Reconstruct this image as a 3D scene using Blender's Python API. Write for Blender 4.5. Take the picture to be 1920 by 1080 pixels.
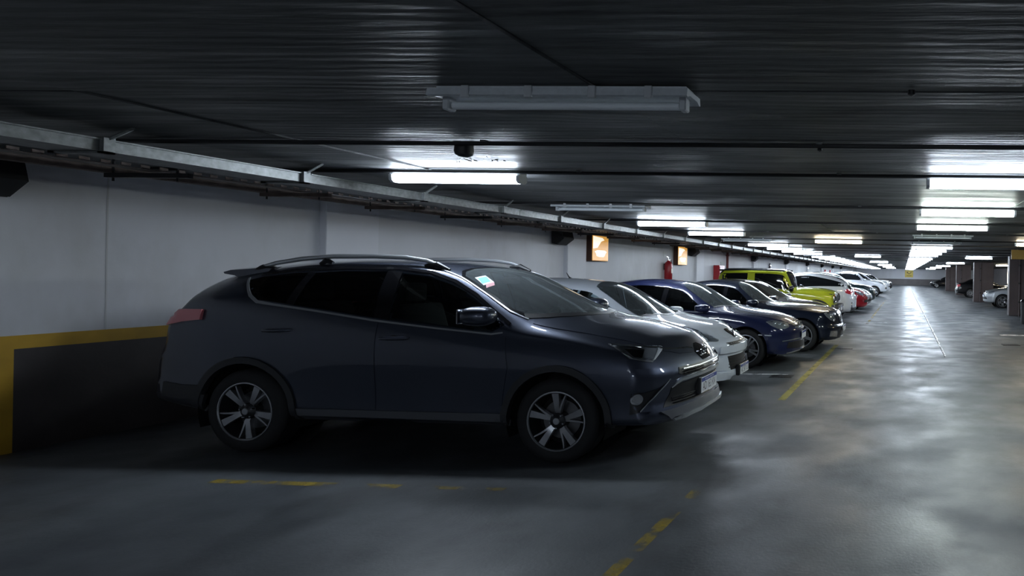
import bpy, bmesh, math, random
import numpy as np
from mathutils import Vector, Matrix
from mathutils.bvhtree import BVHTree
from mathutils.geometry import delaunay_2d_cdt

random.seed(7)
SC = bpy.context.scene
for o in list(bpy.data.objects):
    bpy.data.objects.remove(o)
COL = SC.collection

# ------------------------------------------------------------------ camera
FPX, CX, CY, CAMH = 1150.0, 1634.7, 513.9, 1.66
YAW, ROLL = math.radians(3.0), 0.0184
_f = Vector((-math.sin(YAW), math.cos(YAW), 0))
_r0 = Vector((math.cos(YAW), math.sin(YAW), 0))
_u0 = Vector((0, 0, 1))
_r = _r0 * math.cos(ROLL) + _u0 * math.sin(ROLL)
_u = _u0 * math.cos(ROLL) - _r0 * math.sin(ROLL)
cd = bpy.data.cameras.new('camera')
cam = bpy.data.objects.new('camera', cd)
COL.objects.link(cam)
m3 = Matrix((_r, _u, -_f)).transposed()
cam.matrix_world = Matrix.Translation((0, 0, CAMH)) @ m3.to_4x4()
cd.sensor_width = 36.0
cd.lens = FPX / 1920 * 36.0
cd.shift_x = (960 - CX) / 1920
cd.shift_y = (CY - 540) / 1920
cd.clip_start = 0.05
cd.clip_end = 300
SC.camera = cam

# ------------------------------------------------------------------ world and exposure
w = bpy.data.worlds.new('garage_dark')
SC.world = w
w.use_nodes = True
w.node_tree.nodes['Background'].inputs[0].default_value = (0.6, 0.7, 0.8, 1)
w.node_tree.nodes['Background'].inputs[1].default_value = 0.0
SC.view_settings.view_transform = 'Standard'
SC.view_settings.look = 'None'
SC.view_settings.gamma = 1.0
SC.view_settings.exposure = 1.5
SC.view_settings.use_curve_mapping = False
TUBE = 26.0            # emission strength of a lit fluorescent tube

# ------------------------------------------------------------------ materials
def nodes_of(name):
    m = bpy.data.materials.new(name)
    m.use_nodes = True
    nt = m.node_tree
    return m, nt, nt.nodes['Principled BSDF']

def mat(name, col, rough=0.5, metal=0.0, coat=0.0, spec=0.5, emit=None, es=0.0, noise=0.0, nscale=8.0, bump=0.0, bscale=60.0):
    m, nt, b = nodes_of(name)
    c = (col[0], col[1], col[2], 1)
    b.inputs['Base Color'].default_value = c
    b.inputs['Roughness'].default_value = rough
    b.inputs['Metallic'].default_value = metal
    b.inputs['Coat Weight'].default_value = coat
    b.inputs['Coat Roughness'].default_value = 0.04
    b.inputs['Specular IOR Level'].default_value = spec
    if emit:
        b.inputs['Emission Color'].default_value = (*emit, 1)
        b.inputs['Emission Strength'].default_value = es
    if noise or bump:
        tc = nt.nodes.new('ShaderNodeTexCoord')
    if noise:
        n = nt.nodes.new('ShaderNodeTexNoise')
        n.inputs['Scale'].default_value = nscale
        n.inputs['Detail'].default_value = 5
        nt.links.new(tc.outputs['Object'], n.inputs['Vector'])
        r = nt.nodes.new('ShaderNodeMixRGB')
        r.blend_type = 'MULTIPLY'
        cr = nt.nodes.new('ShaderNodeMapRange')
        cr.inputs[1].default_value = 0.3
        cr.inputs[2].default_value = 0.7
        cr.inputs[3].default_value = 1 - noise
        cr.inputs[4].default_value = 1 + noise * 0.4
        nt.links.new(n.outputs['Fac'], cr.inputs[0])
        r.inputs[0].default_value = 1
        r.inputs[1].default_value = c
        nt.links.new(cr.outputs[0], r.inputs[2])
        nt.links.new(r.outputs[0], b.inputs['Base Color'])
    if bump:
        n2 = nt.nodes.new('ShaderNodeTexNoise')
        n2.inputs['Scale'].default_value = bscale
        n2.inputs['Detail'].default_value = 4
        nt.links.new(tc.outputs['Object'], n2.inputs['Vector'])
        bm_ = nt.nodes.new('ShaderNodeBump')
        bm_.inputs['Strength'].default_value = bump
        bm_.inputs['Distance'].default_value = 0.01
        nt.links.new(n2.outputs['Fac'], bm_.inputs['Height'])
        nt.links.new(bm_.outputs[0], b.inputs['Normal'])
    return m

def glass(name, tint, trans, rough=0.02):
    """tinted pane: fresnel reflection over a darkened see-through layer"""
    m, nt, b = nodes_of(name)
    out = nt.nodes['Material Output']
    tr = nt.nodes.new('ShaderNodeBsdfTransparent')
    tr.inputs[0].default_value = (*[t * trans for t in tint], 1)
    gl = nt.nodes.new('ShaderNodeBsdfGlossy')
    gl.inputs['Roughness'].default_value = rough
    gl.inputs[0].default_value = (0.95, 1, 1, 1)
    fr = nt.nodes.new('ShaderNodeFresnel')
    fr.inputs[0].default_value = 1.65
    mx = nt.nodes.new('ShaderNodeMixShader')
    nt.links.new(fr.outputs[0], mx.inputs[0])
    nt.links.new(tr.outputs[0], mx.inputs[1])
    nt.links.new(gl.outputs[0], mx.inputs[2])
    nt.links.new(mx.outputs[0], out.inputs[0])
    return m

def sheen_glass(name, tint, trans, sheen, rough, ior):
    m = glass(name, tint, trans, rough)
    nt = m.node_tree
    out = nt.nodes['Material Output']
    prev = out.inputs[0].links[0].from_socket
    for n in nt.nodes:
        if n.type == 'FRESNEL': n.inputs[0].default_value = ior
    df = nt.nodes.new('ShaderNodeBsdfDiffuse'); df.inputs[0].default_value = (0.62, 0.70, 0.74, 1)  # pale diffuse layer painted in for lamp reflections on the glass
    mx = nt.nodes.new('ShaderNodeMixShader')
    no = nt.nodes.new('ShaderNodeTexNoise'); no.inputs['Scale'].default_value = 3.0; no.inputs['Detail'].default_value = 6
    tc = nt.nodes.new('ShaderNodeTexCoord'); nt.links.new(tc.outputs['Object'], no.inputs['Vector'])
    mr = nt.nodes.new('ShaderNodeMapRange'); mr.inputs[3].default_value = sheen * 0.6; mr.inputs[4].default_value = sheen * 1.4
    nt.links.new(no.outputs['Fac'], mr.inputs[0]); nt.links.new(mr.outputs[0], mx.inputs[0])
    nt.links.new(prev, mx.inputs[1]); nt.links.new(df.outputs[0], mx.inputs[2]); nt.links.new(mx.outputs[0], out.inputs[0])
    return m

def concrete(name, dark, light, r0, r1, spec=0.5, stretch=(1, 1, 1), scale=0.5, lines=0.0, bump=0.1, bscale=25.0, bstretch=(1, 1, 1), stain=None, nspec=0.0):
    """blotchy concrete; lines>0 adds board-marked relief running along X"""
    m, nt, b = nodes_of(name)
    N, L = nt.nodes.new, nt.links.new
    geo = N('ShaderNodeNewGeometry')
    mp = N('ShaderNodeMapping')
    mp.inputs['Scale'].default_value = stretch
    L(geo.outputs['Position'], mp.inputs['Vector'])
    n1 = N('ShaderNodeTexNoise'); n1.inputs['Scale'].default_value = scale; n1.inputs['Detail'].default_value = 8; n1.inputs['Roughness'].default_value = 0.62
    L(mp.outputs[0], n1.inputs['Vector'])
    cr = N('ShaderNodeValToRGB')
    cr.color_ramp.elements[0].position = 0.36; cr.color_ramp.elements[0].color = (*dark, 1)
    cr.color_ramp.elements[1].position = 0.64; cr.color_ramp.elements[1].color = (*light, 1)
    L(n1.outputs['Fac'], cr.inputs[0])
    col = cr.outputs[0]
    if stain:
        n3 = N('ShaderNodeTexNoise'); n3.inputs['Scale'].default_value = stain[1]; n3.inputs['Detail'].default_value = 6; n3.inputs['Roughness'].default_value = 0.7
        mp3 = N('ShaderNodeMapping'); mp3.inputs['Scale'].default_value = stain[2]
        L(geo.outputs['Position'], mp3.inputs['Vector']); L(mp3.outputs[0], n3.inputs['Vector'])
        rr = N('ShaderNodeMapRange'); rr.inputs[1].default_value = 0.5; rr.inputs[2].default_value = 0.72; rr.inputs[3].default_value = 0.0; rr.inputs[4].default_value = stain[3]
        L(n3.outputs['Fac'], rr.inputs[0])
        mx = N('ShaderNodeMixRGB'); mx.inputs[2].default_value = (*stain[0], 1)
        L(rr.outputs[0], mx.inputs[0]); L(col, mx.inputs[1]); col = mx.outputs[0]
    L(col, b.inputs['Base Color'])
    n2 = N('ShaderNodeTexNoise'); n2.inputs['Scale'].default_value = scale * 1.7; n2.inputs['Detail'].default_value = 5
    L(mp.outputs[0], n2.inputs['Vector'])
    rg = N('ShaderNodeMapRange'); rg.inputs[1].default_value = 0.35; rg.inputs[2].default_value = 0.65; rg.inputs[3].default_value = r0; rg.inputs[4].default_value = r1
    L(n2.outputs['Fac'], rg.inputs[0]); L(rg.outputs[0], b.inputs['Roughness'])
    b.inputs['Specular IOR Level'].default_value = spec
    mb = N('ShaderNodeMapping'); mb.inputs['Scale'].default_value = bstretch
    L(geo.outputs['Position'], mb.inputs['Vector'])
    nb = N('ShaderNodeTexNoise'); nb.inputs['Scale'].default_value = bscale; nb.inputs['Detail'].default_value = 4
    L(mb.outputs[0], nb.inputs['Vector'])
    bp = N('ShaderNodeBump'); bp.inputs['Strength'].default_value = bump; bp.inputs['Distance'].default_value = 0.02
    L(nb.outputs['Fac'], bp.inputs['Height'])
    last = bp
    if lines:
        wv = N('ShaderNodeTexWave'); wv.bands_direction = 'Y'; wv.inputs['Scale'].default_value = 4.0; wv.inputs['Distortion'].default_value = 7.0
        wv.inputs['Detail'].default_value = 3; wv.inputs['Detail Scale'].default_value = 0.6
        mw = N('ShaderNodeMapping'); mw.inputs['Scale'].default_value = (0.35, 1.0, 1)
        L(geo.outputs['Position'], mw.inputs['Vector']); L(mw.outputs[0], wv.inputs['Vector'])
        b2 = N('ShaderNodeBump'); b2.inputs['Strength'].default_value = lines; b2.inputs['Distance'].default_value = 0.012
        L(wv.outputs['Fac'], b2.inputs['Height']); L(bp.outputs[0], b2.inputs['Normal']); last = b2
    L(last.outputs[0], b.inputs['Normal'])
    return m

def worn_paint(name, col, lo, hi, scale, stretch=(1, 1, 1), amax=1.0):
    """floor paint with worn-through gaps"""
    m, nt, b = nodes_of(name)
    N, L = nt.nodes.new, nt.links.new
    out = nt.nodes['Material Output']
    b.inputs['Base Color'].default_value = (*col, 1)
    b.inputs['Roughness'].default_value = 0.5
    geo = N('ShaderNodeNewGeometry'); mp = N('ShaderNodeMapping'); mp.inputs['Scale'].default_value = stretch
    L(geo.outputs['Position'], mp.inputs['Vector'])
    n = N('ShaderNodeTexNoise'); n.inputs['Scale'].default_value = scale; n.inputs['Detail'].default_value = 9; n.inputs['Roughness'].default_value = 0.7
    L(mp.outputs[0], n.inputs['Vector'])
    r = N('ShaderNodeMapRange'); r.inputs[1].default_value = lo; r.inputs[2].default_value = hi; r.inputs[4].default_value = amax
    L(n.outputs['Fac'], r.inputs[0])
    t = N('ShaderNodeBsdfTransparent'); mx = N('ShaderNodeMixShader')
    L(r.outputs[0], mx.inputs[0]); L(t.outputs[0], mx.inputs[1]); L(b.outputs[0], mx.inputs[2]); L(mx.outputs[0], out.inputs[0])
    return m

M = {}
M['floor_near'] = concrete('floor_concrete_dull', (0.06, 0.066, 0.074), (0.115, 0.124, 0.136), 0.38, 0.64, 0.5, scale=0.8, bump=0.08, bscale=40, stain=((0.035, 0.034, 0.036), 1.1, (1, 0.7, 1), 0.75))
M['floor_far'] = concrete('floor_concrete_polished', (0.075, 0.084, 0.093), (0.13, 0.143, 0.156), 0.36, 0.60, 0.36, scale=0.9, bump=0.13, bscale=3.2, bstretch=(1, 2.6, 1), stain=((0.05, 0.052, 0.058), 0.6, (1, 0.5, 1), 0.5))
M['ceil'] = concrete('ceiling_board_marked_concrete', (0.085, 0.09, 0.094), (0.18, 0.185, 0.19), 0.40, 0.62, 0.22, stretch=(0.25, 2.0, 1), scale=1.6, lines=0.12, bump=0.2, bscale=6, bstretch=(0.5, 5, 1), stain=((0.025, 0.026, 0.028), 1.5, (0.55, 3.4, 1), 0.85))
M['wall'] = concrete('wall_white_paint', (0.68, 0.69, 0.72), (0.76, 0.77, 0.82), 0.5, 0.65, 0.3, stretch=(1, 1, 0.35), scale=0.35, bump=0.04, bscale=30, stain=((0.50, 0.49, 0.47), 0.3, (1, 1.2, 0.5), 0.6))
M['wall2'] = concrete('wall_white_paint_paler', (0.76, 0.77, 0.82), (0.82, 0.83, 0.88), 0.5, 0.6, 0.3, scale=0.4, bump=0.03)  # paler white than the rest of the wall
M['wains'] = mat('wall_dark_brown_paint', (0.060, 0.050, 0.050), 0.5, noise=0.35, nscale=2.0, bump=0.1, bscale=40)
M['wains_far'] = mat('wall_grey_brown_paint', (0.16, 0.145, 0.145), 0.5, noise=0.2, nscale=1.0)
M['stripe'] = mat('wall_yellow_paint', (0.62, 0.36, 0.03), 0.5, noise=0.25, nscale=3.0)
M['colm'] = mat('column_brown_mauve_paint', (0.12, 0.095, 0.10), 0.6, noise=0.2, nscale=2.0)
M['floor_yellow'] = worn_paint('floor_yellow_paint', (0.42, 0.36, 0.07), 0.30, 0.55, 2.0, amax=0.72)
M['floor_yellow2'] = worn_paint('floor_yellow_paint_worn', (0.50, 0.36, 0.05), 0.46, 0.64, 2.2, (1, 1, 1), 0.75)
M['floor_white'] = worn_paint('floor_white_paint_worn', (0.75, 0.76, 0.78), 0.38, 0.5, 5.0)
M['stainj'] = mat('wall_joint_grey', (0.60, 0.60, 0.61), 0.7)
M['ochre'] = mat('yellow_sign_shaded', (0.26, 0.175, 0.03), 0.5)  # sign yellow darkened, its dim lighting put into the colour
M['gap'] = mat('joint_dark', (0.012, 0.012, 0.013), 0.9)
M['galv'] = mat('galvanised_steel', (0.20, 0.21, 0.21), 0.5, 0.35, noise=0.35, nscale=25)
M['rust'] = mat('brown_stained_steel', (0.14, 0.105, 0.09), 0.6, 0.3, noise=0.4, nscale=12)
M['conduit'] = mat('black_conduit', (0.018, 0.018, 0.02), 0.5)
M['housing'] = mat('lamp_housing_grey', (0.66, 0.70, 0.74), 0.45, noise=0.12, nscale=30)
M['endcap'] = mat('lamp_endcap_white', (0.55, 0.57, 0.6), 0.4)
M['lit'] = mat('fluorescent_lit_cool', (0.9, 0.9, 0.9), 0.4, emit=(0.77, 0.88, 1.0), es=TUBE)
M['litw'] = mat('fluorescent_lit_warm', (0.9, 0.9, 0.9), 0.4, emit=(1.0, 0.86, 0.62), es=TUBE)
M['litg'] = mat('fluorescent_lit_green_tinged', (0.9, 0.9, 0.9), 0.4, emit=(0.88, 1.0, 0.93), es=TUBE)
M['unlit'] = mat('fluorescent_unlit_tube', (0.80, 0.84, 0.88), 0.25)
M['black'] = mat('black_plastic', (0.012, 0.012, 0.014), 0.45)
M['blackgl'] = mat('black_gloss', (0.008, 0.008, 0.010), 0.12, coat=0.5)
M['under'] = mat('underbody_black', (0.006, 0.006, 0.006), 0.9)
M['rubber'] = mat('tyre_rubber', (0.014, 0.014, 0.016), 0.75, bump=0.1, bscale=90)
M['alloy'] = mat('alloy_silver', (0.52, 0.53, 0.56), 0.32, 0.85)
M['alloyd'] = mat('alloy_dark_pocket', (0.03, 0.031, 0.035), 0.45, 0.4)
M['steel'] = mat('brake_steel', (0.20, 0.20, 0.21), 0.4, 0.9)
M['chrome'] = mat('chrome', (0.80, 0.82, 0.85), 0.10, 1.0)
M['satin'] = mat('satin_silver', (0.55, 0.57, 0.60), 0.32, 0.8)
M['plate'] = mat('plate_white', (0.80, 0.81, 0.84), 0.4)
M['blue'] = mat('plate_blue', (0.03, 0.05, 0.28), 0.4)
M['ink'] = mat('plate_black_ink', (0.015, 0.015, 0.02), 0.5)
M['lens'] = glass('headlamp_lens', (0.97, 0.98, 1.0), 0.95)
M['tail'] = mat('tail_lamp_red', (0.55, 0.03, 0.045), 0.15, coat=0.8)
M['tailclear'] = mat('tail_lamp_pale_red', (0.80, 0.22, 0.25), 0.2, coat=0.8)
M['seat'] = mat('seat_fabric_black', (0.022, 0.022, 0.025), 0.8)
M['dash'] = mat('dashboard_charcoal', (0.03, 0.03, 0.033), 0.6)
M['glass'] = glass('tinted_glass', (0.86, 0.96, 0.96), 0.62)
M['glassw'] = sheen_glass('windscreen_sheen', (0.86, 0.96, 0.96), 0.6, 0.07, 0.05, 1.75)  # bluish veil stands in for reflected lamps
M['glassd'] = glass('dark_privacy_glass', (0.9, 0.95, 1.0), 0.22)
M['glassop'] = mat('deep_tinted_glass', (0.006, 0.007, 0.009), 0.03, spec=0.6, coat=0.3)
M['red'] = mat('red_enamel', (0.42, 0.015, 0.025), 0.3, noise=0.1)
M['redpipe'] = mat('dark_red_pipe', (0.14, 0.02, 0.022), 0.5)
M['amber'] = mat('amber_board_emissive', (0.62, 0.30, 0.05), 0.35, emit=(0.85, 0.42, 0.08), es=0.22)  # faint emission added to brighten the amber face
M['pale_glow'] = mat('pale_patch_emissive', (0.85, 0.82, 0.72), 0.35, emit=(1.0, 0.92, 0.75), es=0.35)  # pale shapes on the boards, also slightly emissive
M['orange'] = mat('orange_indicator', (0.7, 0.25, 0.03), 0.2)
M['lampbowl'] = mat('lamp_bowl_grey', (0.34, 0.35, 0.37), 0.25, 0.3)
M['amberside'] = mat('dark_brown_edge', (0.09, 0.04, 0.025), 0.6)
M['cream'] = mat('cream_print', (0.85, 0.80, 0.66), 0.35)
M['signy'] = mat('yellow_sign', (0.75, 0.55, 0.04), 0.4)
M['paper'] = mat('white_sticker', (0.72, 0.75, 0.76), 0.6)
M['teal'] = mat('teal_sticker', (0.20, 0.55, 0.55), 0.6)
M['pink'] = mat('pink_sticker', (0.62, 0.32, 0.36), 0.6)

def paint(name, col, metal=0.5, rough=0.32):
    return mat(name, col, rough + 0.14, metal * 0.6, coat=1.0, spec=0.12)

# ------------------------------------------------------------------ helpers
def tag(o, label=None, cat=None, group=None, kind=None):
    if label: o['label'] = label
    if cat: o['category'] = cat
    if group: o['group'] = group
    if kind: o['kind'] = kind
    return o

def link(o, parent=None):
    COL.objects.link(o)
    if parent is not None:
        o.parent = parent
    return o

def empty(name, loc=(0, 0, 0), rz=0.0):
    o = bpy.data.objects.new(name, None)
    o.empty_display_size = 0.2
    o.location = loc
    o.rotation_euler = (0, 0, rz)
    return link(o)

def mesh(name, verts, faces, mats, angle=35, fmat=None):
    me = bpy.data.meshes.new(name)
    me.from_pydata([tuple(map(float, v)) for v in verts], [], [tuple(map(int, f)) for f in faces])
    if not isinstance(mats, (list, tuple)):
        mats = [mats]
    for m in mats:
        me.materials.append(m)
    if fmat is not None:
        me.polygons.foreach_set('material_index', np.array(fmat, dtype=np.int32))
    me.update()
    if angle:
        me.polygons.foreach_set('use_smooth', np.ones(len(me.polygons), dtype=bool))
        me.set_sharp_from_angle(angle=math.radians(angle))
    return me

def obj(name, me, parent=None, loc=(0, 0, 0), rot=(0, 0, 0)):
    o = bpy.data.objects.new(name, me)
    o.location = loc
    o.rotation_euler = rot
    return link(o, parent)

class B:
    """collects simple shapes into one mesh"""
    def __init__(s):
        s.v, s.f = [], []
    def add(s, v, f):
        n = len(s.v)
        s.v += [tuple(p) for p in v]
        s.f += [tuple(i + n for i in q) for q in f]
        return s
    def box(s, x0, x1, y0, y1, z0, z1):
        v = [(x0, y0, z0), (x1, y0, z0), (x1, y1, z0), (x0, y1, z0), (x0, y0, z1), (x1, y0, z1), (x1, y1, z1), (x0, y1, z1)]
        return s.add(v, [(0, 3, 2, 1), (4, 5, 6, 7), (0, 1, 5, 4), (1, 2, 6, 5), (2, 3, 7, 6), (3, 0, 4, 7)])
    def bbox(s, x0, x1, y0, y1, z0, z1, r=0.01, seg=2):
        bm = bmesh.new()
        bmesh.ops.create_cube(bm, size=1.0)
        for q in bm.verts:
            q.co = Vector(((x0 + x1) / 2 + q.co.x * (x1 - x0), (y0 + y1) / 2 + q.co.y * (y1 - y0), (z0 + z1) / 2 + q.co.z * (z1 - z0)))
        bmesh.ops.bevel(bm, geom=list(bm.edges), offset=r, segments=seg, affect='EDGES', profile=0.6)
        bm.verts.index_update()
        s.add([q.co[:] for q in bm.verts], [[q.index for q in f.verts] for f in bm.faces])
        bm.free()
        return s
    def prism(s, poly, axis, a, b):
        """poly of 2-d points extruded along axis x/y/z from a to b"""
        n = len(poly)
        def p3(p, t):
            return {'x': (t, p[0], p[1]), 'y': (p[0], t, p[1]), 'z': (p[0], p[1], t)}[axis]
        v = [p3(p, a) for p in poly] + [p3(p, b) for p in poly]
        f = [tuple(range(n)), tuple(range(2 * n - 1, n - 1, -1))]
        f += [(i + n, (i + 1) % n + n, (i + 1) % n, i) for i in range(n)]
        return s.add(v, f)
    def tube(s, pts, r, n=8, closed=False, cap=True):
        pts = [Vector(p) for p in pts]
        m = len(pts)
        rs = r if isinstance(r, (list, tuple)) else [r] * m
        base = len(s.v)
        up = None
        for i, p in enumerate(pts):
            a = pts[(i - 1) % m] if (closed or i > 0) else p
            c = pts[(i + 1) % m] if (closed or i < m - 1) else p
            t = (c - a).normalized()
            if up is None:
                up = Vector((0, 0, 1)) if abs(t.z) < 0.9 else Vector((1, 0, 0))
            e1 = (up - t * up.dot(t)).normalized()
            up = e1
            e2 = t.cross(e1)
            for k in range(n):
                an = 2 * math.pi * k / n
                s.v.append(tuple(p + (e1 * math.cos(an) + e2 * math.sin(an)) * rs[i]))
        for i in range(m if closed else m - 1):
            j = (i + 1) % m
            for k in range(n):
                l = (k + 1) % n
                s.f.append((base + i * n + k, base + i * n + l, base + j * n + l, base + j * n + k))
        if cap and not closed:
            s.f.append(tuple(base + k for k in range(n - 1, -1, -1)))
            s.f.append(tuple(base + (m - 1) * n + k for k in range(n)))
        return s
    def lathe(s, prof, n=32, axis='y', org=(0, 0, 0)):
        """profile of (r, t) turned about an axis through org"""
        base = len(s.v)
        for (r, t) in prof:
            for k in range(n):
                a = 2 * math.pi * k / n
                c, d = r * math.cos(a), r * math.sin(a)
                p = {'y': (c, t, d), 'z': (c, d, t), 'x': (t, c, d)}[axis]
                s.v.append((p[0] + org[0], p[1] + org[1], p[2] + org[2]))
        for i in range(len(prof) - 1):
            for k in range(n):
                l = (k + 1) % n
                s.f.append((base + i * n + k, base + i * n + l, base + (i + 1) * n + l, base + (i + 1) * n + k))
        return s
    def ell(s, c, r, nu=14, nv=9, p=2.0):
        base = len(s.v)
        def sp(a):
            return math.copysign(abs(a) ** (2.0 / p), a)
        for j in range(nv + 1):
            ph = -math.pi / 2 + math.pi * j / nv
            for i in range(nu):
                th = 2 * math.pi * i / nu
                s.v.append((c[0] + r[0] * sp(math.cos(ph)) * sp(math.cos(th)), c[1] + r[1] * sp(math.cos(ph)) * sp(math.sin(th)), c[2] + r[2] * sp(math.sin(ph))))
        for j in range(nv):
            for i in range(nu):
                k = (i + 1) % nu
                s.f.append((base + j * nu + i, base + j * nu + k, base + (j + 1) * nu + k, base + (j + 1) * nu + i))
        return s
    def me(s, name, mats, angle=35):
        bm = bmesh.new()
        vs = [bm.verts.new(p) for p in s.v]
        for f in s.f:
            try:
                bm.faces.new([vs[i] for i in f])
            except ValueError:
                pass
        bmesh.ops.remove_doubles(bm, verts=bm.verts, dist=1e-5)
        bmesh.ops.recalc_face_normals(bm, faces=bm.faces)
        me = bpy.data.meshes.new(name)
        bm.to_mesh(me)
        bm.free()
        if not isinstance(mats, (list, tuple)):
            mats = [mats]
        for m in mats:
            me.materials.append(m)
        if angle:
            me.polygons.foreach_set('use_smooth', np.ones(len(me.polygons), dtype=bool))
            me.set_sharp_from_angle(angle=math.radians(angle))
        return me
    def obj(s, name, mats, parent=None, loc=(0, 0, 0), rot=(0, 0, 0), angle=35):
        return obj(name, s.me(name, mats, angle), parent, loc, rot)

def text_mesh(body, size, m, depth=0.0):
    cu = bpy.data.curves.new('lettering', 'FONT')
    cu.body = body
    cu.size = size
    cu.align_x = 'CENTER'
    cu.align_y = 'CENTER'
    cu.extrude = depth
    t = bpy.data.objects.new('lettering', cu)
    COL.objects.link(t)
    dg = bpy.context.evaluated_depsgraph_get()
    me = bpy.data.meshes.new_from_object(t.evaluated_get(dg))
    bpy.data.objects.remove(t)
    bpy.data.curves.remove(cu)
    me.materials.clear()
    me.materials.append(m)
    return me

def pchip(tab):
    """monotone cubic through (x, y) pairs"""
    tab = sorted(tab)
    x = np.array([t[0] for t in tab], float)
    y = np.array([t[1] for t in tab], float)
    if len(x) == 1:
        return lambda q: np.full(np.shape(q), y[0])
    h = np.diff(x)
    dl = np.diff(y) / h
    d = np.zeros(len(x))
    for i in range(1, len(x) - 1):
        if dl[i - 1] * dl[i] > 0:
            w1 = 2 * h[i] + h[i - 1]
            w2 = h[i] + 2 * h[i - 1]
            d[i] = (w1 + w2) / (w1 / dl[i - 1] + w2 / dl[i])
    d[0], d[-1] = dl[0], dl[-1]
    def f(q):
        q = np.asarray(q, float)
        qq = np.clip(q, x[0], x[-1])
        i = np.clip(np.searchsorted(x, qq) - 1, 0, len(h) - 1)
        t = (qq - x[i]) / h[i]
        return ((2 * t**3 - 3 * t**2 + 1) * y[i] + (t**3 - 2 * t**2 + t) * h[i] * d[i] + (-2 * t**3 + 3 * t**2) * y[i + 1] + (t**3 - t**2) * h[i] * d[i + 1])
    return f

def inpoly(px, py, poly):
    """vectorised point in polygon"""
    px, py = np.asarray(px), np.asarray(py)
    r = np.zeros(px.shape, bool)
    n = len(poly)
    j = n - 1
    for i in range(n):
        xi, yi = poly[i]
        xj, yj = poly[j]
        if yi != yj:
            c = ((yi > py) != (yj > py)) & (px < (xj - xi) * (py - yi) / (yj - yi) + xi)
            r ^= c
        j = i
    return r

# ------------------------------------------------------------------ the garage
CEIL = 2.56
WX = -7.57
YF = 98.0
ROWS = [5.6 + 2.6 * i for i in range(0, 36)]

floor = B().box(WX - 0.3, 11.2, -9, YF + 0.3, -0.30, -0.03).obj('floor', M['gap'], angle=0)
tag(floor, 'grey concrete garage floor with worn joints', 'floor', kind='structure')
fy = [-9, 1.2, 12.5, 24.0, 36.5, 49, 61.5, 74, 86.5, YF + 0.3]
FXN, FXF = [WX - 0.3, 11.2], [WX - 0.3, 0.86, 11.2]
for i in range(len(fy) - 1):
    fx = FXN if fy[i] < 12 else FXF
    for j in range(len(fx) - 1):
        g = 0.003 if fy[i] < 12 else 0.006
        m_ = M['floor_near'] if fy[i] < 12 else M['floor_far']
        B().box(fx[j] + g, fx[j + 1] - g, fy[i] + g, fy[i + 1] - g, -0.03, 0.0).obj('floor_slab', m_, floor, angle=0)

ceiling = B().box(WX - 0.3, 11.2, -9, YF + 0.3, CEIL + 0.05, CEIL + 0.35).obj('ceiling', M['gap'], angle=0)
tag(ceiling, 'dark board-marked concrete ceiling', 'ceiling', kind='structure')
cy_ = [-9, -4.8, -2.2, 0.42, 3.06] + [5.66 + 2.6 * i for i in range(0, 12)] + [46, 60, 75, YF + 0.3]
cx_ = [WX - 0.3, -4.45, -1.55, 1.4, 4.35, 7.3, 11.2]
for i in range(len(cy_) - 1):
    for j in range(len(cx_) - 1):
        dz = 0.004 * ((i * 7 + j * 3) % 4)
        B().box(cx_[j] + 0.004, cx_[j + 1] - 0.004, cy_[i] + 0.007, cy_[i + 1] - 0.007, CEIL + dz, CEIL + 0.05).obj('ceiling_panel', M['ceil'], ceiling, angle=0)

wl = B().box(WX - 0.3, WX, -9, YF, 0, CEIL + 0.05).obj('wall_left', M['wall'], angle=0)
tag(wl, 'white painted garage wall with yellow band over a dark lower part', 'wall', kind='structure')
B().box(WX, WX + 0.004, 4.84, YF, 0.0, 0.885).obj('wainscot', M['wains'], wl, angle=0)
B().box(WX, WX + 0.005, 4.70, YF, 0.885, 1.0).obj('paint_band', M['stripe'], wl, angle=0)
B().box(WX, WX + 0.005, 4.70, 4.84, 0.0, 0.885).obj('paint_band', M['stripe'], wl, angle=0)
B().box(WX, WX + 0.003, 5.435, 5.447, 1.0, CEIL).obj('wall_joint', M['stainj'], wl, angle=0)
for k, y in enumerate([7.56, 13.28] + [21.8 + 8.45 * k for k in range(0, 9)]):
    p = B().bbox(WX - 0.05, WX + 0.09, y, y + 0.8, 0.885, CEIL + 0.02, 0.008, 1).obj('trim_%d' % (k + 1), M['wall2'])
    B().bbox(WX - 0.05, WX + 0.094, y - 0.004, y + 0.804, 0.0, 0.885, 0.008, 1).obj('pilaster_base', M['wains'], p)
    tag(p, 'shallow white pilaster on the left wall', 'pilaster', kind='structure')
wf = B().box(WX - 0.3, 11.2, YF, YF + 0.3, 0, CEIL + 0.05).obj('wall_far', M['wall'], angle=0)
tag(wf, 'far white end wall with grey-brown lower band', 'wall', kind='structure')
B().box(WX, 11.0, YF - 0.006, YF, 0, 0.98).obj('wainscot', M['wains_far'], wf, angle=0)
wr = B().box(11.0, 11.3, -9, YF, 0, CEIL + 0.05).obj('wall_right', M['colm'], angle=0)
tag(wr, 'brown painted wall behind the right-hand bays', 'wall', kind='structure')
wn = B().box(WX - 0.3, 11.3, -9.3, -9, 0, CEIL + 0.05).obj('wall_near', M['wall'], angle=0)
tag(wn, 'white painted end wall behind the viewpoint', 'wall', kind='structure')

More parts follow.
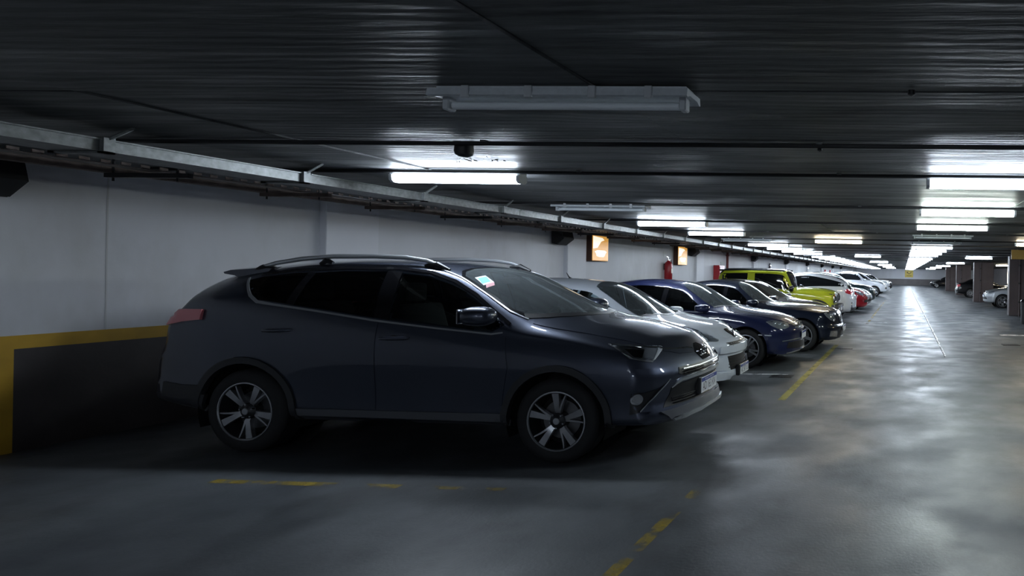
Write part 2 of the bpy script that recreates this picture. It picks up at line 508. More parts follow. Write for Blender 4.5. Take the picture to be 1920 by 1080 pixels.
# columns on the right of the aisle
def column(y, label):
    e = empty('concrete_column', (4.47, y, 0))
    B().bbox(0, 1.25, 0, 0.45, 0, CEIL + 0.02, 0.02, 1).obj('shaft', M['colm'], e)
    B().tube([(0.42, -0.05, 0.0), (0.42, -0.05, CEIL - 0.01)], 0.035, 8).obj('drain_pipe', M['colm'], e)
    for z in (0.55, 1.35, 2.1):
        B().tube([(0.42, -0.05, z), (0.42, -0.05, z + 0.07)], 0.052, 8).obj('pipe_collar', M['black'], e)
    tag(e, label, 'column', 'concrete columns')
column(26.3, 'brown column nearest on the right edge behind the black bin')
column(39.5, 'brown column between the silver car and the black saloon')
column(52.7, 'brown column just past the black saloon')
column(66.0, 'brown column beside the farthest dark car on the right')

# ------------------------------------------------------------------ fluorescent lamps
def lamp_meshes():
    d = {}
    L = 1.27
    hz = [(-0.055, 0.0), (0.055, 0.0), (0.05, -0.045), (-0.05, -0.045)]
    d['housing'] = B().prism(hz, 'x', 0, L).me('housing', M['housing'])
    ds = [(-0.062, -0.046), (0.062, -0.046), (0.058, -0.085), (0.036, -0.108), (-0.036, -0.108), (-0.058, -0.085)]
    for k in ('lit', 'litw', 'litg'):
        d[k] = B().prism(ds, 'x', 0.03, L - 0.03).me('diffuser', M[k])
    d['cap'] = B().prism([(-0.066, -0.04), (0.066, -0.04), (0.062, -0.09), (0.038, -0.112), (-0.038, -0.112), (-0.062, -0.09)], 'x', 0, 0.03).me('end_cap', M['endcap'])
    d['tube'] = B().tube([(0.05, 0, -0.085), (L - 0.05, 0, -0.085)], 0.019, 12).me('tube', M['unlit'])
    d['holder'] = B().bbox(0.0, 0.035, -0.03, 0.03, -0.11, -0.04, 0.006, 1).me('tube_holder', M['endcap'])
    d['pan'] = B().prism([(-0.09, -0.02), (0.09, -0.02), (0.10, -0.055), (0.085, -0.06), (0.05, -0.046), (-0.05, -0.046), (-0.085, -0.06), (-0.10, -0.055)], 'x', -0.02, L + 0.02).me('reflector', M['housing'])
    d['clip'] = B().bbox(-0.02, 0.02, -0.105, -0.09, -0.07, -0.01, 0.004, 1).me('clip', M['endcap'])
    return d
LM = lamp_meshes()

def lamp(x, y, kind, label, group):
    e = empty('fluorescent_lamp', (x, y, CEIL))
    obj('housing', LM['housing'], e)
    if kind == 'off':
        obj('reflector', LM['pan'], e)
        obj('tube', LM['tube'], e)
        obj('tube_holder', LM['holder'], e, (0.01, 0, 0))
        obj('tube_holder', LM['holder'], e, (1.225, 0, 0))
        for cxp in (0.18, 0.5, 0.82, 1.1):
            obj('clip', LM['clip'], e, (cxp, 0, 0))
    else:
        obj('diffuser', LM[kind], e)
        obj('end_cap', LM['cap'], e)
        obj('end_cap', LM['cap'], e, (1.24, 0, 0))
    tag(e, label, 'lamp', group)
    return e

_o = ['', 'first', 'second', 'third', 'fourth', 'fifth', 'sixth', 'seventh', 'eighth', 'ninth']
ORD = ['nearest'] + _o[2:] + ['tenth', 'eleventh', 'twelfth', 'thirteenth', 'fourteenth', 'fifteenth', 'sixteenth', 'seventeenth', 'eighteenth', 'nineteenth', 'twentieth'] + ['twenty-' + q for q in _o[1:]] + ['thirtieth'] + ['thirty-' + q for q in _o[1:]]
lamp(-2.35, 3.0, 'off', 'unlit grey fluorescent fitting nearest the viewer, top centre', 'lamps over the lane edge')
n = 0
for i, y in enumerate(ROWS[:34]):
    off = i in (1, 4, 9)
    if off:
        lab = {1: 'unlit fitting above the wall just past the first lit lamp', 4: 'unlit fitting over the row of parked cars in front of the lime off-roader', 9: 'unlit fitting far down the row over the parked cars'}[i]
    else:
        lab = 'bright lamp over the rear of the dark grey SUV' if i == 0 else '%s lit lamp in the row above the parked cars on the left' % ORD[n]
        n += 1
    lamp(-4.87 if i == 0 else -4.8, y, 'off' if off else 'lit', lab, 'lamps over the left parking bays')
n = 0
for i, y in enumerate(ROWS[:35]):
    off = i in (3, 4, 9)
    if off:
        lab = {3: 'unlit fitting in the right aisle row after the third lit lamp', 4: 'unlit fitting in the right aisle row before the long bright run', 9: 'unlit fitting within the long bright run of aisle lamps'}[i]
    else:
        lab = '%s lit lamp of the aisle row at the right' % ORD[n] 
        n += 1
    lamp(0.19, y, 'off' if off else ('litg' if i in (1, 2) else 'lit'), lab, 'lamps over the aisle')
for k, y in enumerate([16.0, 29.0, 42.0, 55.0, 68.0, 81.0]):
    lamp(-2.36, y, 'litw' if k == 0 else 'lit', ['lone warm lamp at mid lane ahead of the lime off-roader', 'second lone lamp along the lane centre', 'third lone lamp along the lane centre', 'fourth lone lamp along the lane centre', 'fifth lone lamp along the lane centre', 'farthest lone lamp along the lane centre'][k], 'lamps over the lane edge')
    lamp(2.85, y, 'litw' if k in (0,) else 'lit', ['lamp cut by the right picture edge above the yellow hanging sign', 'lamp in front of the columns above the silver car', 'second lamp beside the columns on the right', 'third lamp beside the columns on the right', 'fourth lamp beside the columns on the right', 'farthest lamp beside the columns on the right'][k], 'lamps before the columns')
for k, y in enumerate([34.5, 47.5, 60.5]):
    lamp(7.0, y, 'litw', ['warm lamp over the right-hand bays behind the silver car', 'warm lamp over the right-hand bays behind the black saloon', 'warm lamp over the deepest right-hand bays'][k], 'lamps over the right bays')

for k, (x, y) in enumerate([(0.19, -4.8), (0.19, -7.4), (-4.8, -4.8)]):  # unseen extra lamps, added to light the near side of the SUV
    lamp(x, y, 'lit', ['added unseen lamp continuing the aisle row behind the viewpoint', 'second added unseen lamp continuing the aisle row behind the viewpoint', 'added unseen lamp over the left bays behind the viewpoint'][k], 'added lamps behind the viewpoint')

# upright lit tube on the right
e = empty('upright_tube_lamp', (8.9, 53.0, 0))
B().box(-0.05, 0.05, 0.0, 0.06, 0.0, 2.5).obj('post', M['housing'], e)
B().tube([(0, -0.03, 1.1), (0, -0.03, 2.3)], 0.035, 10).obj('tube', M['litw'], e)
tag(e, 'warm upright tube lamp glowing between the right-hand columns', 'lamp')

# thin black conduits running across the ceiling along the lamp lines
for i, y in enumerate([4.32] + ROWS[:14]):
    c = B().tube([(-7.3, y - 0.09, CEIL - 0.018), (10.5, y - 0.09, CEIL - 0.018)], 0.016, 6).obj('ceiling_conduit', M['conduit'])
    for x in (-5.9, -3.0, -0.6, 2.2, 5.2):
        B().box(x - 0.02, x + 0.02, y - 0.125, y - 0.055, CEIL - 0.012, CEIL + 0.002).obj('saddle_clip', M['galv'], c)
    tag(c, ['black conduit through the round box near the viewer', 'black conduit along the first lit lamp line', 'black conduit along the second lamp line', 'black conduit along the third lamp line'][i] if i < 4 else '%s black conduit crossing the ceiling, counted from the viewer' % ORD[i], 'conduit', 'conduits across the ceiling')

e = empty('ceiling_junction_box', (-3.22, 4.31, CEIL))
B().lathe([(0.0, 0), (0.058, 0), (0.062, -0.06), (0.056, -0.085), (0.03, -0.1), (0.0, -0.1)], 20, 'z').obj('cup', M['conduit'], e)
B().lathe([(0.08, 0), (0.08, -0.012), (0.0, -0.012)], 20, 'z').obj('base_ring', M['black'], e)
tag(e, 'round dark junction box on the ceiling between two fittings', 'junction box')
for (x, y) in ((0.02, 3.0), (-0.62, 4.38)):
    b = B().lathe([(0.0, 0), (0.018, 0), (0.018, -0.02), (0, -0.03)], 10, 'z').obj('anchor_stud', M['black'], None, (x, y, CEIL))
    tag(b, 'small black stud in the ceiling right of the unlit fitting' if y < 4 else 'small black stud on the ceiling conduit line', 'stud')

# ------------------------------------------------------------------ cable trays and pipes along the left wall
tr = empty('cable_tray', (-5.48, 0, 0))
y = 2.2
k = 0
while y < 92:
    ln = 3.0
    prof = [(-0.17, 2.46), (-0.17, 2.38), (0.17, 2.38), (0.17, 2.46), (0.164, 2.46), (0.164, 2.386), (-0.164, 2.386), (-0.164, 2.46)]
    s_ = B().prism(prof, 'y', y + 0.004, y + ln - 0.004)
    s_.box(0.164, 0.185, y + 0.004, y + ln - 0.004, 2.452, 2.462).obj('tray_section', M['galv'], tr)
    y += ln
    k += 1
for k in range(46):
    yy = 3.8 + 1.35 * k
    B().box(0.155, 0.20, yy - 0.03, yy + 0.03, 2.365, 2.47).box(-0.20, -0.155, yy - 0.03, yy + 0.03, 2.365, 2.47).box(-0.2, 0.2, yy - 0.03, yy + 0.03, 2.365, 2.378).obj('tray_bracket', M['galv'], tr)
    if k < 24:
        B().tube([(0.19, yy, 2.46), (0.24, yy + 0.1, CEIL)], 0.012, 6).obj('hanger_rod', M['galv'], tr)
for dx, rr in ((-0.09, 0.022), (-0.03, 0.028), (0.05, 0.02)):
    B().tube([(dx, 2.3, 2.392 + rr), (dx, 91, 2.392 + rr)], rr, 6).obj('cable', M['black'], tr)
tag(tr, 'long galvanised cable tray hung along the left wall', 'cable tray')

pt = empty('perforated_tray', (-6.55, 0, 0))
B().box(-0.07, 0.07, 2.2, 60, 2.44, 2.445).obj('base', M['rust'], pt, angle=0)
sl = B().box(-0.003, 0.003, -0.04, 0.04, -0.012, 0.012).me('rib', M['rust'])
for k in range(150):
    obj('rib', sl, pt, (0.07, 2.3 + 0.13 * k, 2.462), (0, 0, 0.25))
tag(pt, 'narrow brown perforated tray between the big tray and the wall', 'cable tray')

pp = B().tube([(-7.05, 2.2, 2.47), (-7.05, 90, 2.47)], 0.045, 10).obj('wall_pipe', M['rust'])
tag(pp, 'brown stained pipe running under the ceiling along the left wall', 'pipe')
for k in range(30):
    yy = 5.03 + 1.3 * k
    e = empty('support_arm', (-6.65, yy, 2.385))
    B().box(-0.36, 0.42, -0.022, 0.022, 0, 0.04).obj('channel', M['conduit'] if k % 3 == 0 else M['rust'], e)
    B().tube([(-0.3, 0, -0.03), (-0.3, 0, 0.17)], 0.008, 6).obj('bolt', M['conduit'], e)
    B().tube([(0.3, 0, -0.03), (0.3, 0, 0.17)], 0.008, 6).obj('bolt', M['conduit'], e)
    tag(e, ['dark steel arm carrying the pipes nearest the left edge', 'second dark arm carrying the pipes on the left wall', 'third dark arm carrying the pipes on the left wall'][k] if k < 3 else '%s steel arm under the wall pipes, counted from the viewer' % ORD[k], 'bracket', 'arms carrying the wall pipes')

# pencilled scrawl on the ceiling by the first lit lamp
for pts in [[(-3.81, 5.01), (-3.86, 5.07), (-3.86, 5.09)], [(-3.83, 5.07), (-3.83, 5.08)], [(-3.7, 4.91), (-3.71, 4.93), (-3.75, 4.97)], [(-3.64, 4.85), (-3.67, 4.9), (-3.69, 4.96), (-3.7, 5.01), (-3.69, 5.03)], [(-3.59, 4.85), (-3.62, 4.91), (-3.63, 4.95)], [(-3.64, 4.99), (-3.64, 5.03)], [(-3.52, 4.94), (-3.54, 4.97), (-3.56, 5.01)], [(-3.41, 4.82), (-3.46, 4.93), (-3.49, 5.0), (-3.48, 5.0)], [(-3.45, 4.98), (-3.42, 4.95), (-3.4, 4.95)], [(-3.44, 4.99), (-3.45, 5.02)], [(-3.38, 4.99), (-3.38, 5.01)]]:
    B().tube([(x, y, CEIL - 0.001) for x, y in pts], 0.004, 4).obj('scrawl_stroke', M['conduit'], ceiling)

# ------------------------------------------------------------------ car builder
SIDE = 'side'; FRONT = 'front'; REAR = 'rear'; TOP = 'top'

def proj(mode, s=-1, a=45.0):
    """ray for a 2-d point; s=-1 is the side towards the viewer"""
    if mode == SIDE:
        return lambda u, v: (Vector((u, s * 3.0, v)), Vector((0, -s, 0)))
    if mode == FRONT:
        return lambda u, v: (Vector((4.0, u, v)), Vector((-1, 0, 0)))
    if mode == REAR:
        return lambda u, v: (Vector((-8.0, u, v)), Vector((1, 0, 0)))
    if mode == TOP:
        return lambda u, v: (Vector((u, v, 4.0)), Vector((0, 0, -1)))
    ca, sa = math.cos(math.radians(a)), math.sin(math.radians(a))
    if mode == 'diag':         # front corner on side s
        d = Vector((-ca, -s * sa, 0)); ux = Vector((sa, -s * ca, 0))
        return lambda u, v: (ux * u - d * 6.0 + Vector((0, 0, v)), d)
    if mode == 'rdiag':        # rear corner on side s
        d = Vector((ca, -s * sa, 0)); ux = Vector((sa, s * ca, 0))
        return lambda u, v: (ux * u - d * 9.0 + Vector((0, 0, v)), d)

def tri2d(poly, step):
    pts = []
    n = len(poly)
    for i in range(n):
        a, b = Vector(poly[i]), Vector(poly[(i + 1) % n])
        k = max(1, int(math.ceil((b - a).length / step)))
        for j in range(k):
            pts.append(a + (b - a) * (j / k))
    nb = len(pts)
    xs = [p.x for p in pts]; ys = [p.y for p in pts]
    gx = np.arange(min(xs) + step * 0.5, max(xs), step)
    gy = np.arange(min(ys) + step * 0.5, max(ys), step)
    allp = [Vector((p.x, p.y)) for p in pts]
    if len(gx) and len(gy):
        X, Y = np.meshgrid(gx, gy)
        X, Y = X.ravel(), Y.ravel()
        ins = inpoly(X, Y, [(p.x, p.y) for p in pts])
        bx, by = np.array(xs), np.array(ys)
        for x, y in zip(X[ins], Y[ins]):
            if np.min((bx - x) ** 2 + (by - y) ** 2) > (0.45 * step) ** 2:
                allp.append(Vector((x, y)))
    edges = [(i, (i + 1) % nb) for i in range(nb)]
    v, e, f, ov, oe, of = delaunay_2d_cdt(allp, edges, [], 1, 1e-5)
    return [(p.x, p.y) for p in v], [tuple(q) for q in f]

class Body:
    pass

def ringmesh(sp):
    """closed body skin from station tables; sp is a dict of tables"""
    lo = sp.get('res', 1.0)
    F = {k: pchip(sp[k]) for k in ('zb', 'wM', 'zB', 'zR', 'wR', 'zT')}
    shape = pchip(sp.get('shape', [(0, .955), (.12, .985), (.5, 1.0), (.8, .985), (1, .95)]))
    p = sp.get('roofp', 2.2)
    nA, nB_, nC, nD = 3, int(18 * lo), int(12 * lo), int(12 * lo)
    seg = np.concatenate([np.zeros(nA), np.ones(nB_), np.full(nC, 2), np.full(nD + 1, 3)])
    loc = np.concatenate([np.arange(nA) / nA, np.arange(nB_) / nB_, np.arange(nC) / nC, np.arange(nD + 1) / nD])
    T = len(seg)
    def sec(x):
        """x: [..., T] -> y, z"""
        zb, wM, zB, zR, wR, zT = [F[k](x) for k in ('zb', 'wM', 'zB', 'zR', 'wR', 'zT')]
        zR = np.maximum(zR, zB + 0.015)
        zT = np.maximum(zT, zR + 0.01)
        a = loc
        y = np.zeros(np.shape(x)); z = np.zeros(np.shape(x))
        m = seg == 0
        y[..., m] = (a * wM * shape(0.0))[..., m]; z[..., m] = (zb + 0 * a)[..., m]
        m = seg == 1
        y[..., m] = (wM * shape(a))[..., m]; z[..., m] = (zb + (zB - zb) * a)[..., m]
        m = seg == 2
        wB = wM * shape(1.0)
        y[..., m] = (wB + (wR - wB) * a + sp.get('bulge', 0.025) * np.sin(np.pi * a))[..., m]; z[..., m] = (zB + (zR - zB) * a)[..., m]
        m = seg == 3
        y[..., m] = (wR * (1 - a))[..., m]; z[..., m] = (zR + (zT - zR) * (1 - (1 - a) ** p))[..., m]
        for _ in range(2):
            y2, z2 = y.copy(), z.copy()
            y2[..., 1:-1] = .25 * y[..., :-2] + .5 * y[..., 1:-1] + .25 * y[..., 2:]
            z2[..., 1:-1] = .25 * z[..., :-2] + .5 * z[..., 1:-1] + .25 * z[..., 2:]
            y, z = y2, z2
        return y, z
    rk = pchip(sp['rakeF']); rr = pchip(sp['rakeR'])
    W = max(v for _, v in sp['wM'])
    bf, br = sp.get('bendF', (.40, 2.2, .10)), sp.get('bendR', (.18, 2.2, .12))
    def dF(y, z):
        q = np.clip(np.abs(y) / W, 0, 1)
        return rk(z) - bf[0] * q ** bf[1] - bf[2] * q ** 10
    def dR(y, z):
        q = np.clip(np.abs(y) / W, 0, 1)
        return rr(z) + br[0] * q ** br[1] + br[2] * q ** 10
    xF, xR = sp['xF'], sp['xR']
    ef = np.full(T, xF); er = np.full(T, xR)
    for _ in range(12):
        y, z = sec(ef); ef = 0.5 * ef + 0.5 * (xF + dF(y, z))
        y, z = sec(er); er = 0.5 * er + 0.5 * (xR + dR(y, z))
    S = int(sp.get('stations', 120) * lo)
    s = np.linspace(0, 1, S)
    X = er[None, :] + (ef - er)[None, :] * s[:, None]
    Yv, Zv = sec(X)
    # a light smoothing along the length takes the kinks out of the tables
    for _ in range(sp.get('smooth', 2)):
        for A in (Yv, Zv):
            A[1:-1] = .25 * A[:-2] + .5 * A[1:-1] + .25 * A[2:]
    verts = []; faces = []; fm = []
    ring = 2 * T - 2
    idx = list(range(T)) + list(range(T - 2, 0, -1))
    sg = [1] * T + [-1] * (T - 2)
    idx_a, sg_a = np.array(idx), np.array(sg)
    for i in range(S):
        verts.append(np.stack([X[i][idx_a], Yv[i][idx_a] * sg_a, Zv[i][idx_a]], 1))
    def quad(b0, b1):
        for k in range(ring):
            l = (k + 1) % ring
            faces.append((b0 + k, b0 + l, b1 + l, b1 + k))
            fm.append(1 if (idx[k] < nA and idx[l] <= nA) else 0)
    for i in range(S - 1):
        quad((i + 1) * ring, i * ring)
    base = S * ring
    for end in (0, 1):
        i0 = (S - 1) if end else 0
        y0, z0 = verts[i0][:, 1], verts[i0][:, 2]
        zc = 0.5 * (z0.min() + z0.max())
        K = 9
        prev = i0 * ring
        for k in range(1, K):
            f = 1 - k / K
            y = y0 * f; z = zc + (z0 - zc) * f
            x = (xF + dF(y, z)) if end else (xR + dR(y, z))
            verts.append(np.stack([x, y, z], 1))
            if end: quad(base, prev)
            else: quad(prev, base)
            fm[-ring:] = [0] * ring
            prev = base; base += ring
        x = (xF + dF(np.array([0.]), np.array([zc]))) if end else (xR + dR(np.array([0.]), np.array([zc])))
        verts.append(np.array([[x[0], 0, zc]]))
        for k in range(ring):
            l = (k + 1) % ring
            faces.append((prev + k, prev + l, base) if not end else (prev + l, prev + k, base))
            fm.append(0)
        base += 1
    V = np.concatenate(verts)
    return V, faces, np.array(fm), F, shape

class Car:
    def __init__(c, name, sp, loc, rz, label, paintm, group=None, wheel=None, detail=2):
        c.sp = sp
        c.detail = detail
        c.paint = paintm
        c.root = empty(name, loc, rz)
        tag(c.root, label, sp.get('cat', 'car'), group)
        c.V, c.faces, c.fm, c.F, c.shape = ringmesh(sp)
        c.bvh = BVHTree.FromPolygons([Vector(v) for v in c.V], c.faces)
        c.holes = []          # (mode, polygon)
        c.wheels = [(0.0, sp['tyre']), (-sp['wb'], sp['tyre'])]
        c.archR = sp.get('arch', sp['tyre'] + 0.06)
    # --- point on the skin
    def hit(c, ray, u, v, off=0.0):
        o, d = ray(u, v)
        h, n, i, ds = c.bvh.ray_cast(o, d)
        if h is None:
            h, n, i, ds = c.bvh.find_nearest(o + d * 3.0)
            if h is None:
                h, n = o, -d
        return h + n * off
    def on(c, mode, u, v, off=0.0, s=-1, a=45.0):
        return c.hit(proj(mode, s, a), u, v, off)
    def finish(c):
        """cut arches and window openings, then link the body"""
        V = c.V.copy()
        fc = np.array([V[list(f)].mean(0) for f in c.faces])
        kill = np.zeros(len(c.faces), bool)
        for (wx, wz) in c.wheels:
            dd = np.hypot(fc[:, 0] - wx, fc[:, 2] - wz)
            kill |= (dd < c.archR) & (np.abs(fc[:, 1]) > 0.5) & (fc[:, 2] < wz + c.archR + .02)
        gone = {}
        for k, f in enumerate(c.faces):
            if kill[k]:
                for i in f: gone[i] = 1
        for k, f in enumerate(c.faces):
            if not kill[k]:
                for i in f:
                    if gone.get(i) == 1: gone[i] = 2
        for i, st in gone.items():
            if st == 2:
                for (wx, wz) in c.wheels:
                    dx, dz = V[i, 0] - wx, V[i, 2] - wz
                    r = math.hypot(dx, dz)
                    if r < c.archR * 1.25 and abs(V[i, 1]) > 0.5 and dz > -0.14:
                        V[i, 0] = wx + dx / r * c.archR; V[i, 2] = wz + dz / r * c.archR
        for mode, poly in c.holes:
            if mode == SIDE:
                kill |= inpoly(fc[:, 0], fc[:, 2], poly) & (np.abs(fc[:, 1]) > 0.4)
            elif mode == TOP:
                kill |= inpoly(fc[:, 0], fc[:, 1], poly) & (fc[:, 2] > 0.8)
            elif mode == FRONT:
                kill |= inpoly(fc[:, 1], fc[:, 2], poly) & (fc[:, 0] > 0.2)
        keep = np.nonzero(~kill)[0]
        fs = [c.faces[k] for k in keep]
        me = mesh('body', V, fs, [c.paint, M['under']], 50, c.fm[keep])
        bm = bmesh.new(); bm.from_mesh(me)
        loose = [v for v in bm.verts if not v.link_faces]
        bmesh.ops.delete(bm, geom=loose, context='VERTS')
        bmesh.ops.recalc_face_normals(bm, faces=bm.faces)
        bm.to_mesh(me); bm.free()
        c.body = obj('body', me, c.root)
        return c
    # --- conforming panel
    def patch(c, name, poly, m, mode=SIDE, off=0.004, thick=0.012, step=0.05, parent=None, mirror=False, s=-1, a=45.0, label=None, ray=None, angle=40):
        ray = ray or proj(mode, s, a)
        p2, f2 = tri2d(poly, step)
        P = []; 
        cnt = {}
        for f in f2:
            for i in range(len(f)):
                e = (f[i], f[(i + 1) % len(f)])
                cnt[e] = 1
        hits = []
        for (u, v) in p2:
            o, d = ray(u, v)
            h, n, i, ds = c.bvh.ray_cast(o, d)
            hits.append((h, n, o, d))
        good = [q for q in hits if q[0] is not None]
        if not good:
            return None
        md = sum((q[0] - q[2]).dot(q[3]) for q in good) / len(good)
        Pn = []
        for (h, n, o, d) in hits:
            if h is None:
                h, n, _, _ = c.bvh.find_nearest(o + d * md)
            if n.dot(d) > 0: n = -n
            P.append(h + n * off); Pn.append(n)
        nv = len(P)
        Q = [p - n * thick for p, n in zip(P, Pn)]
        # outward orientation
        faces = []
        a0 = f2[0]
        nn = (P[a0[1]] - P[a0[0]]).cross(P[a0[2]] - P[a0[0]])
        flip = nn.dot(Pn[a0[0]]) < 0
        bnd = [e for e in cnt if (e[1], e[0]) not in cnt]
        for f in f2:
            faces.append(tuple(reversed(f)) if flip else f)
        for (i, j) in bnd:
            w_ = (i, nv + i, nv + j, j)
            faces.append(tuple(reversed(w_)) if flip else w_)
        V = P + Q
        me = mesh(name, V, faces, m, angle)
        o1 = obj(name, me, parent or c.root)
        if label: o1['label'] = label
        if mirror:
            me2 = mesh(name, [(v.x, -v.y, v.z) for v in V], [tuple(reversed(f)) for f in faces], m, angle)
            o2 = obj(name, me2, parent or c.root)
            return o1, o2
        return o1
    def strip(c, name, pts, w_, m, mode=SIDE, off=0.004, thick=0.01, step=0.05, **k):
        """conforming band of width w_ along a 2-d polyline (w_ may be a list)"""
        n = len(pts)
        ws = w_ if isinstance(w_, (list, tuple)) else [w_] * n
        L_, R_ = [], []
        for i, p in enumerate(pts):
            a, b = Vector(pts[max(i - 1, 0)]), Vector(pts[min(i + 1, n - 1)])
            t = (b - a).normalized(); nn = Vector((-t.y, t.x))
            L_.append(tuple(Vector(p) + nn * ws[i] / 2)); R_.append(tuple(Vector(p) - nn * ws[i] / 2))
        return c.patch(name, L_ + R_[::-1], m, mode, off, thick, step, **k)
    def arcs(c, name, m, wd=0.05, off=0.02, thick=0.05, a0=-14, a1=194, inner=0.0):
        for (wx, wz) in c.wheels:
            r0, r1 = c.archR - inner, c.archR + wd
            an = [math.radians(a0 + (a1 - a0) * i / 22) for i in range(23)]
            poly = [(wx + r1 * math.cos(t), wz + r1 * math.sin(t)) for t in an] + [(wx + r0 * math.cos(t), wz + r0 * math.sin(t)) for t in an[::-1]]
            c.patch(name, poly, m, SIDE, off, thick, 0.05, mirror=True)
    def liners(c):
        for (wx, wz) in c.wheels:
            for s in (-1, 1):
                b = B()
                n = 20
                pts = []
                yo = abs(c.on(SIDE, wx, wz + c.archR + 0.03).y) - 0.02
                an = [math.radians(-20 + 220 * i / n) for i in range(n + 1)]
                v = [(wx + (c.archR + .012) * math.cos(t), s * yo, wz + (c.archR + .012) * math.sin(t)) for t in an] + [(wx + (c.archR + .012) * math.cos(t), s * 0.48, wz + (c.archR + .012) * math.sin(t)) for t in an]
                f = [(i, i + 1, n + 2 + i, n + 1 + i) for i in range(n)]
                f.append(tuple(range(n + 1, 2 * n + 2)))
                b.add(v, f)
                b.obj('wheel_liner', M['under'], c.root)
    def put_wheels(c, style, near_only=False):
        R = c.sp['tyre']
        tr = c.sp.get('track', 0.80)
        for k, (wx, wz) in enumerate(c.wheels):
            for s in (-1, 1):
                make_wheel(c.root, (wx, s * tr, R), s, R, style, full=(s == (-1 if abs(c.root.rotation_euler.z) < 1 else 1)) or not near_only, phase=c.sp.get('phases', (.3, .8))[k])

WCACHE = {}
def make_wheel(root, loc, s, R, style, full=True, phase=0.3):
    key = (R, style)
    if key not in WCACHE:
        d = {}
        st = WHEELS[style]
        rim = st['rim'] * R
        hw = st.get('half', 0.11)
        # outer face at -y, wheel centre plane y=+hw, loc is the outer tyre face
        prof = [(rim - .005, .012), (rim + .006, .004), (rim + .02, .0), (R * .86, -.004), (R * .945, .008), (R * .985, .028)]
        for i in range(5):
            y0 = .036 + i * (2 * hw - .072) / 5; dy = (2 * hw - .072) / 5
            prof += [(R, y0), (R, y0 + dy * .78), (R - .009, y0 + dy * .82), (R - .009, y0 + dy * .98)]
        prof += [(R, 2 * hw - .036), (R * .985, 2 * hw - .028), (R * .945, 2 * hw - .008), (R * .86, 2 * hw), (rim, 2 * hw - .01)]
        d['tyre'] = B().lathe(prof, 44, 'y').me('tyre', M['rubber'])
        d['rim'] = B().lathe([(rim, .010), (rim + .004, .004), (rim - .004, .001), (rim - .014, .006), (rim - .02, .03), (rim - .035, .10), (rim - .045, 2 * hw - .03), (rim, 2 * hw - .01)], 44, 'y').me('rim', [M[st.get('barrel', 'alloyd')]])
        d['lip'] = B().lathe([(rim - .012, .006), (rim - .006, -.001), (rim + .003, .000), (rim + .004, .006)], 44, 'y').me('rim_lip', M['alloy'])
        d['disc'] = B().lathe([(.06, .10), (rim * .66, .10), (rim * .66, .125), (.06, .125)], 32, 'y').me('brake_disc', M['steel'])
        d['back'] = B().lathe([(0, .135), (rim - .03, .135)], 28, 'y').me('inner_wheel', M['under'])
        sp = []
        n = st['n']
        for i in range(n):
            for (w0, w1, off0, off1) in st['arms']:
                an = 2 * math.pi * i / n
                r0, r1 = st.get('hub', .06) * .55, rim - .006
                pr = []
                K = 4
                L_, Rr = [], []
                for k in range(K + 1):
                    t = k / K
                    r = r0 + (r1 - r0) * t
                    w = w0 + (w1 - w0) * t
                    a = an + off0 + (off1 - off0) * t
                    yy = .030 - .022 * t ** .6 + (.02 if t == 0 else 0)
                    c_, s_ = math.cos(a), math.sin(a)
                    for sg in (-1, 1):
                        px, pz = r * c_ - sg * w / 2 * s_, r * s_ + sg * w / 2 * c_
                        pr.append((px, yy, pz)); pr.append((px * .995, yy + .035, pz * .995))
                f = []
                for k in range(K):
                    q = k * 4; q2 = q + 4
                    f += [(q, q + 2, q2 + 2, q2), (q + 1, q2 + 1, q2 + 3, q + 3), (q, q2, q2 + 1, q + 1), (q + 2, q + 3, q2 + 3, q2 + 2)]
                f += [(0, 1, 3, 2), (K * 4, K * 4 + 2, K * 4 + 3, K * 4 + 1)]
                sp.append(B().add(pr, f).me('spoke', M[st.get('metal', 'alloy')], 30))
        d['spokes'] = sp
        h = st.get('hub', .06)
        d['hub'] = B().lathe([(0, .006), (h * .5, .007), (h * .62, .014), (h * .95, .02), (h * 1.15, .035), (h * 1.15, .10)], 24, 'y').me('hub', M[st.get('hubm', 'alloyd')])
        d['cap'] = B().lathe([(0, .0), (h * .42, .002), (h * .5, .010)], 20, 'y').me('hub_cap', M['satin'])
        d['nut'] = B().lathe([(0, .0), (.008, .0), (.010, .02)], 6, 'y').me('lug_nut', M['chrome'])
        WCACHE[key] = d
    d = WCACHE[key]
    st = WHEELS[style]
    y = loc[1]
    o = obj('wheel', d['rim'], root, (loc[0], y, loc[2]), (0, 0, 0 if s < 0 else math.pi))
    obj('tyre', d['tyre'], o)
    if full:
        obj('rim_lip', d['lip'], o)
        obj('brake_disc', d['disc'], o)
        obj('inner_wheel', d['back'], o)
        for m_ in d['spokes']:
            obj('spoke', m_, o, rot=(0, phase, 0))
        obj('hub', d['hub'], o)
        obj('hub_cap', d['cap'], o)
        if st.get('nuts', 5):
            for k in range(st.get('nuts', 5)):
                a = 2 * math.pi * (k + .5) / st.get('nuts', 5) - phase
                r = st.get('hub', .06) * .95
                obj('lug_nut', d['nut'], o, (r * math.cos(a), .008, r * math.sin(a)))
    return o

WHEELS = {
    'split5': dict(rim=.695, n=5, arms=[(.030, .062, 0.04, 0.10), (.022, .010, -.16, -.30)], hub=.062, nuts=5, barrel='alloyd'),
    'five': dict(rim=.70, n=5, arms=[(.045, .06, 0, 0)], hub=.065, nuts=5),
    'twin5': dict(rim=.72, n=5, arms=[(.028, .03, .13, .17), (.028, .03, -.13, -.17)], hub=.065, nuts=5),
    'multi': dict(rim=.72, n=10, arms=[(.020, .022, 0, 0)], hub=.06, nuts=0),
    'star7': dict(rim=.70, n=7, arms=[(.032, .045, 0, 0)], hub=.065, nuts=0),
}

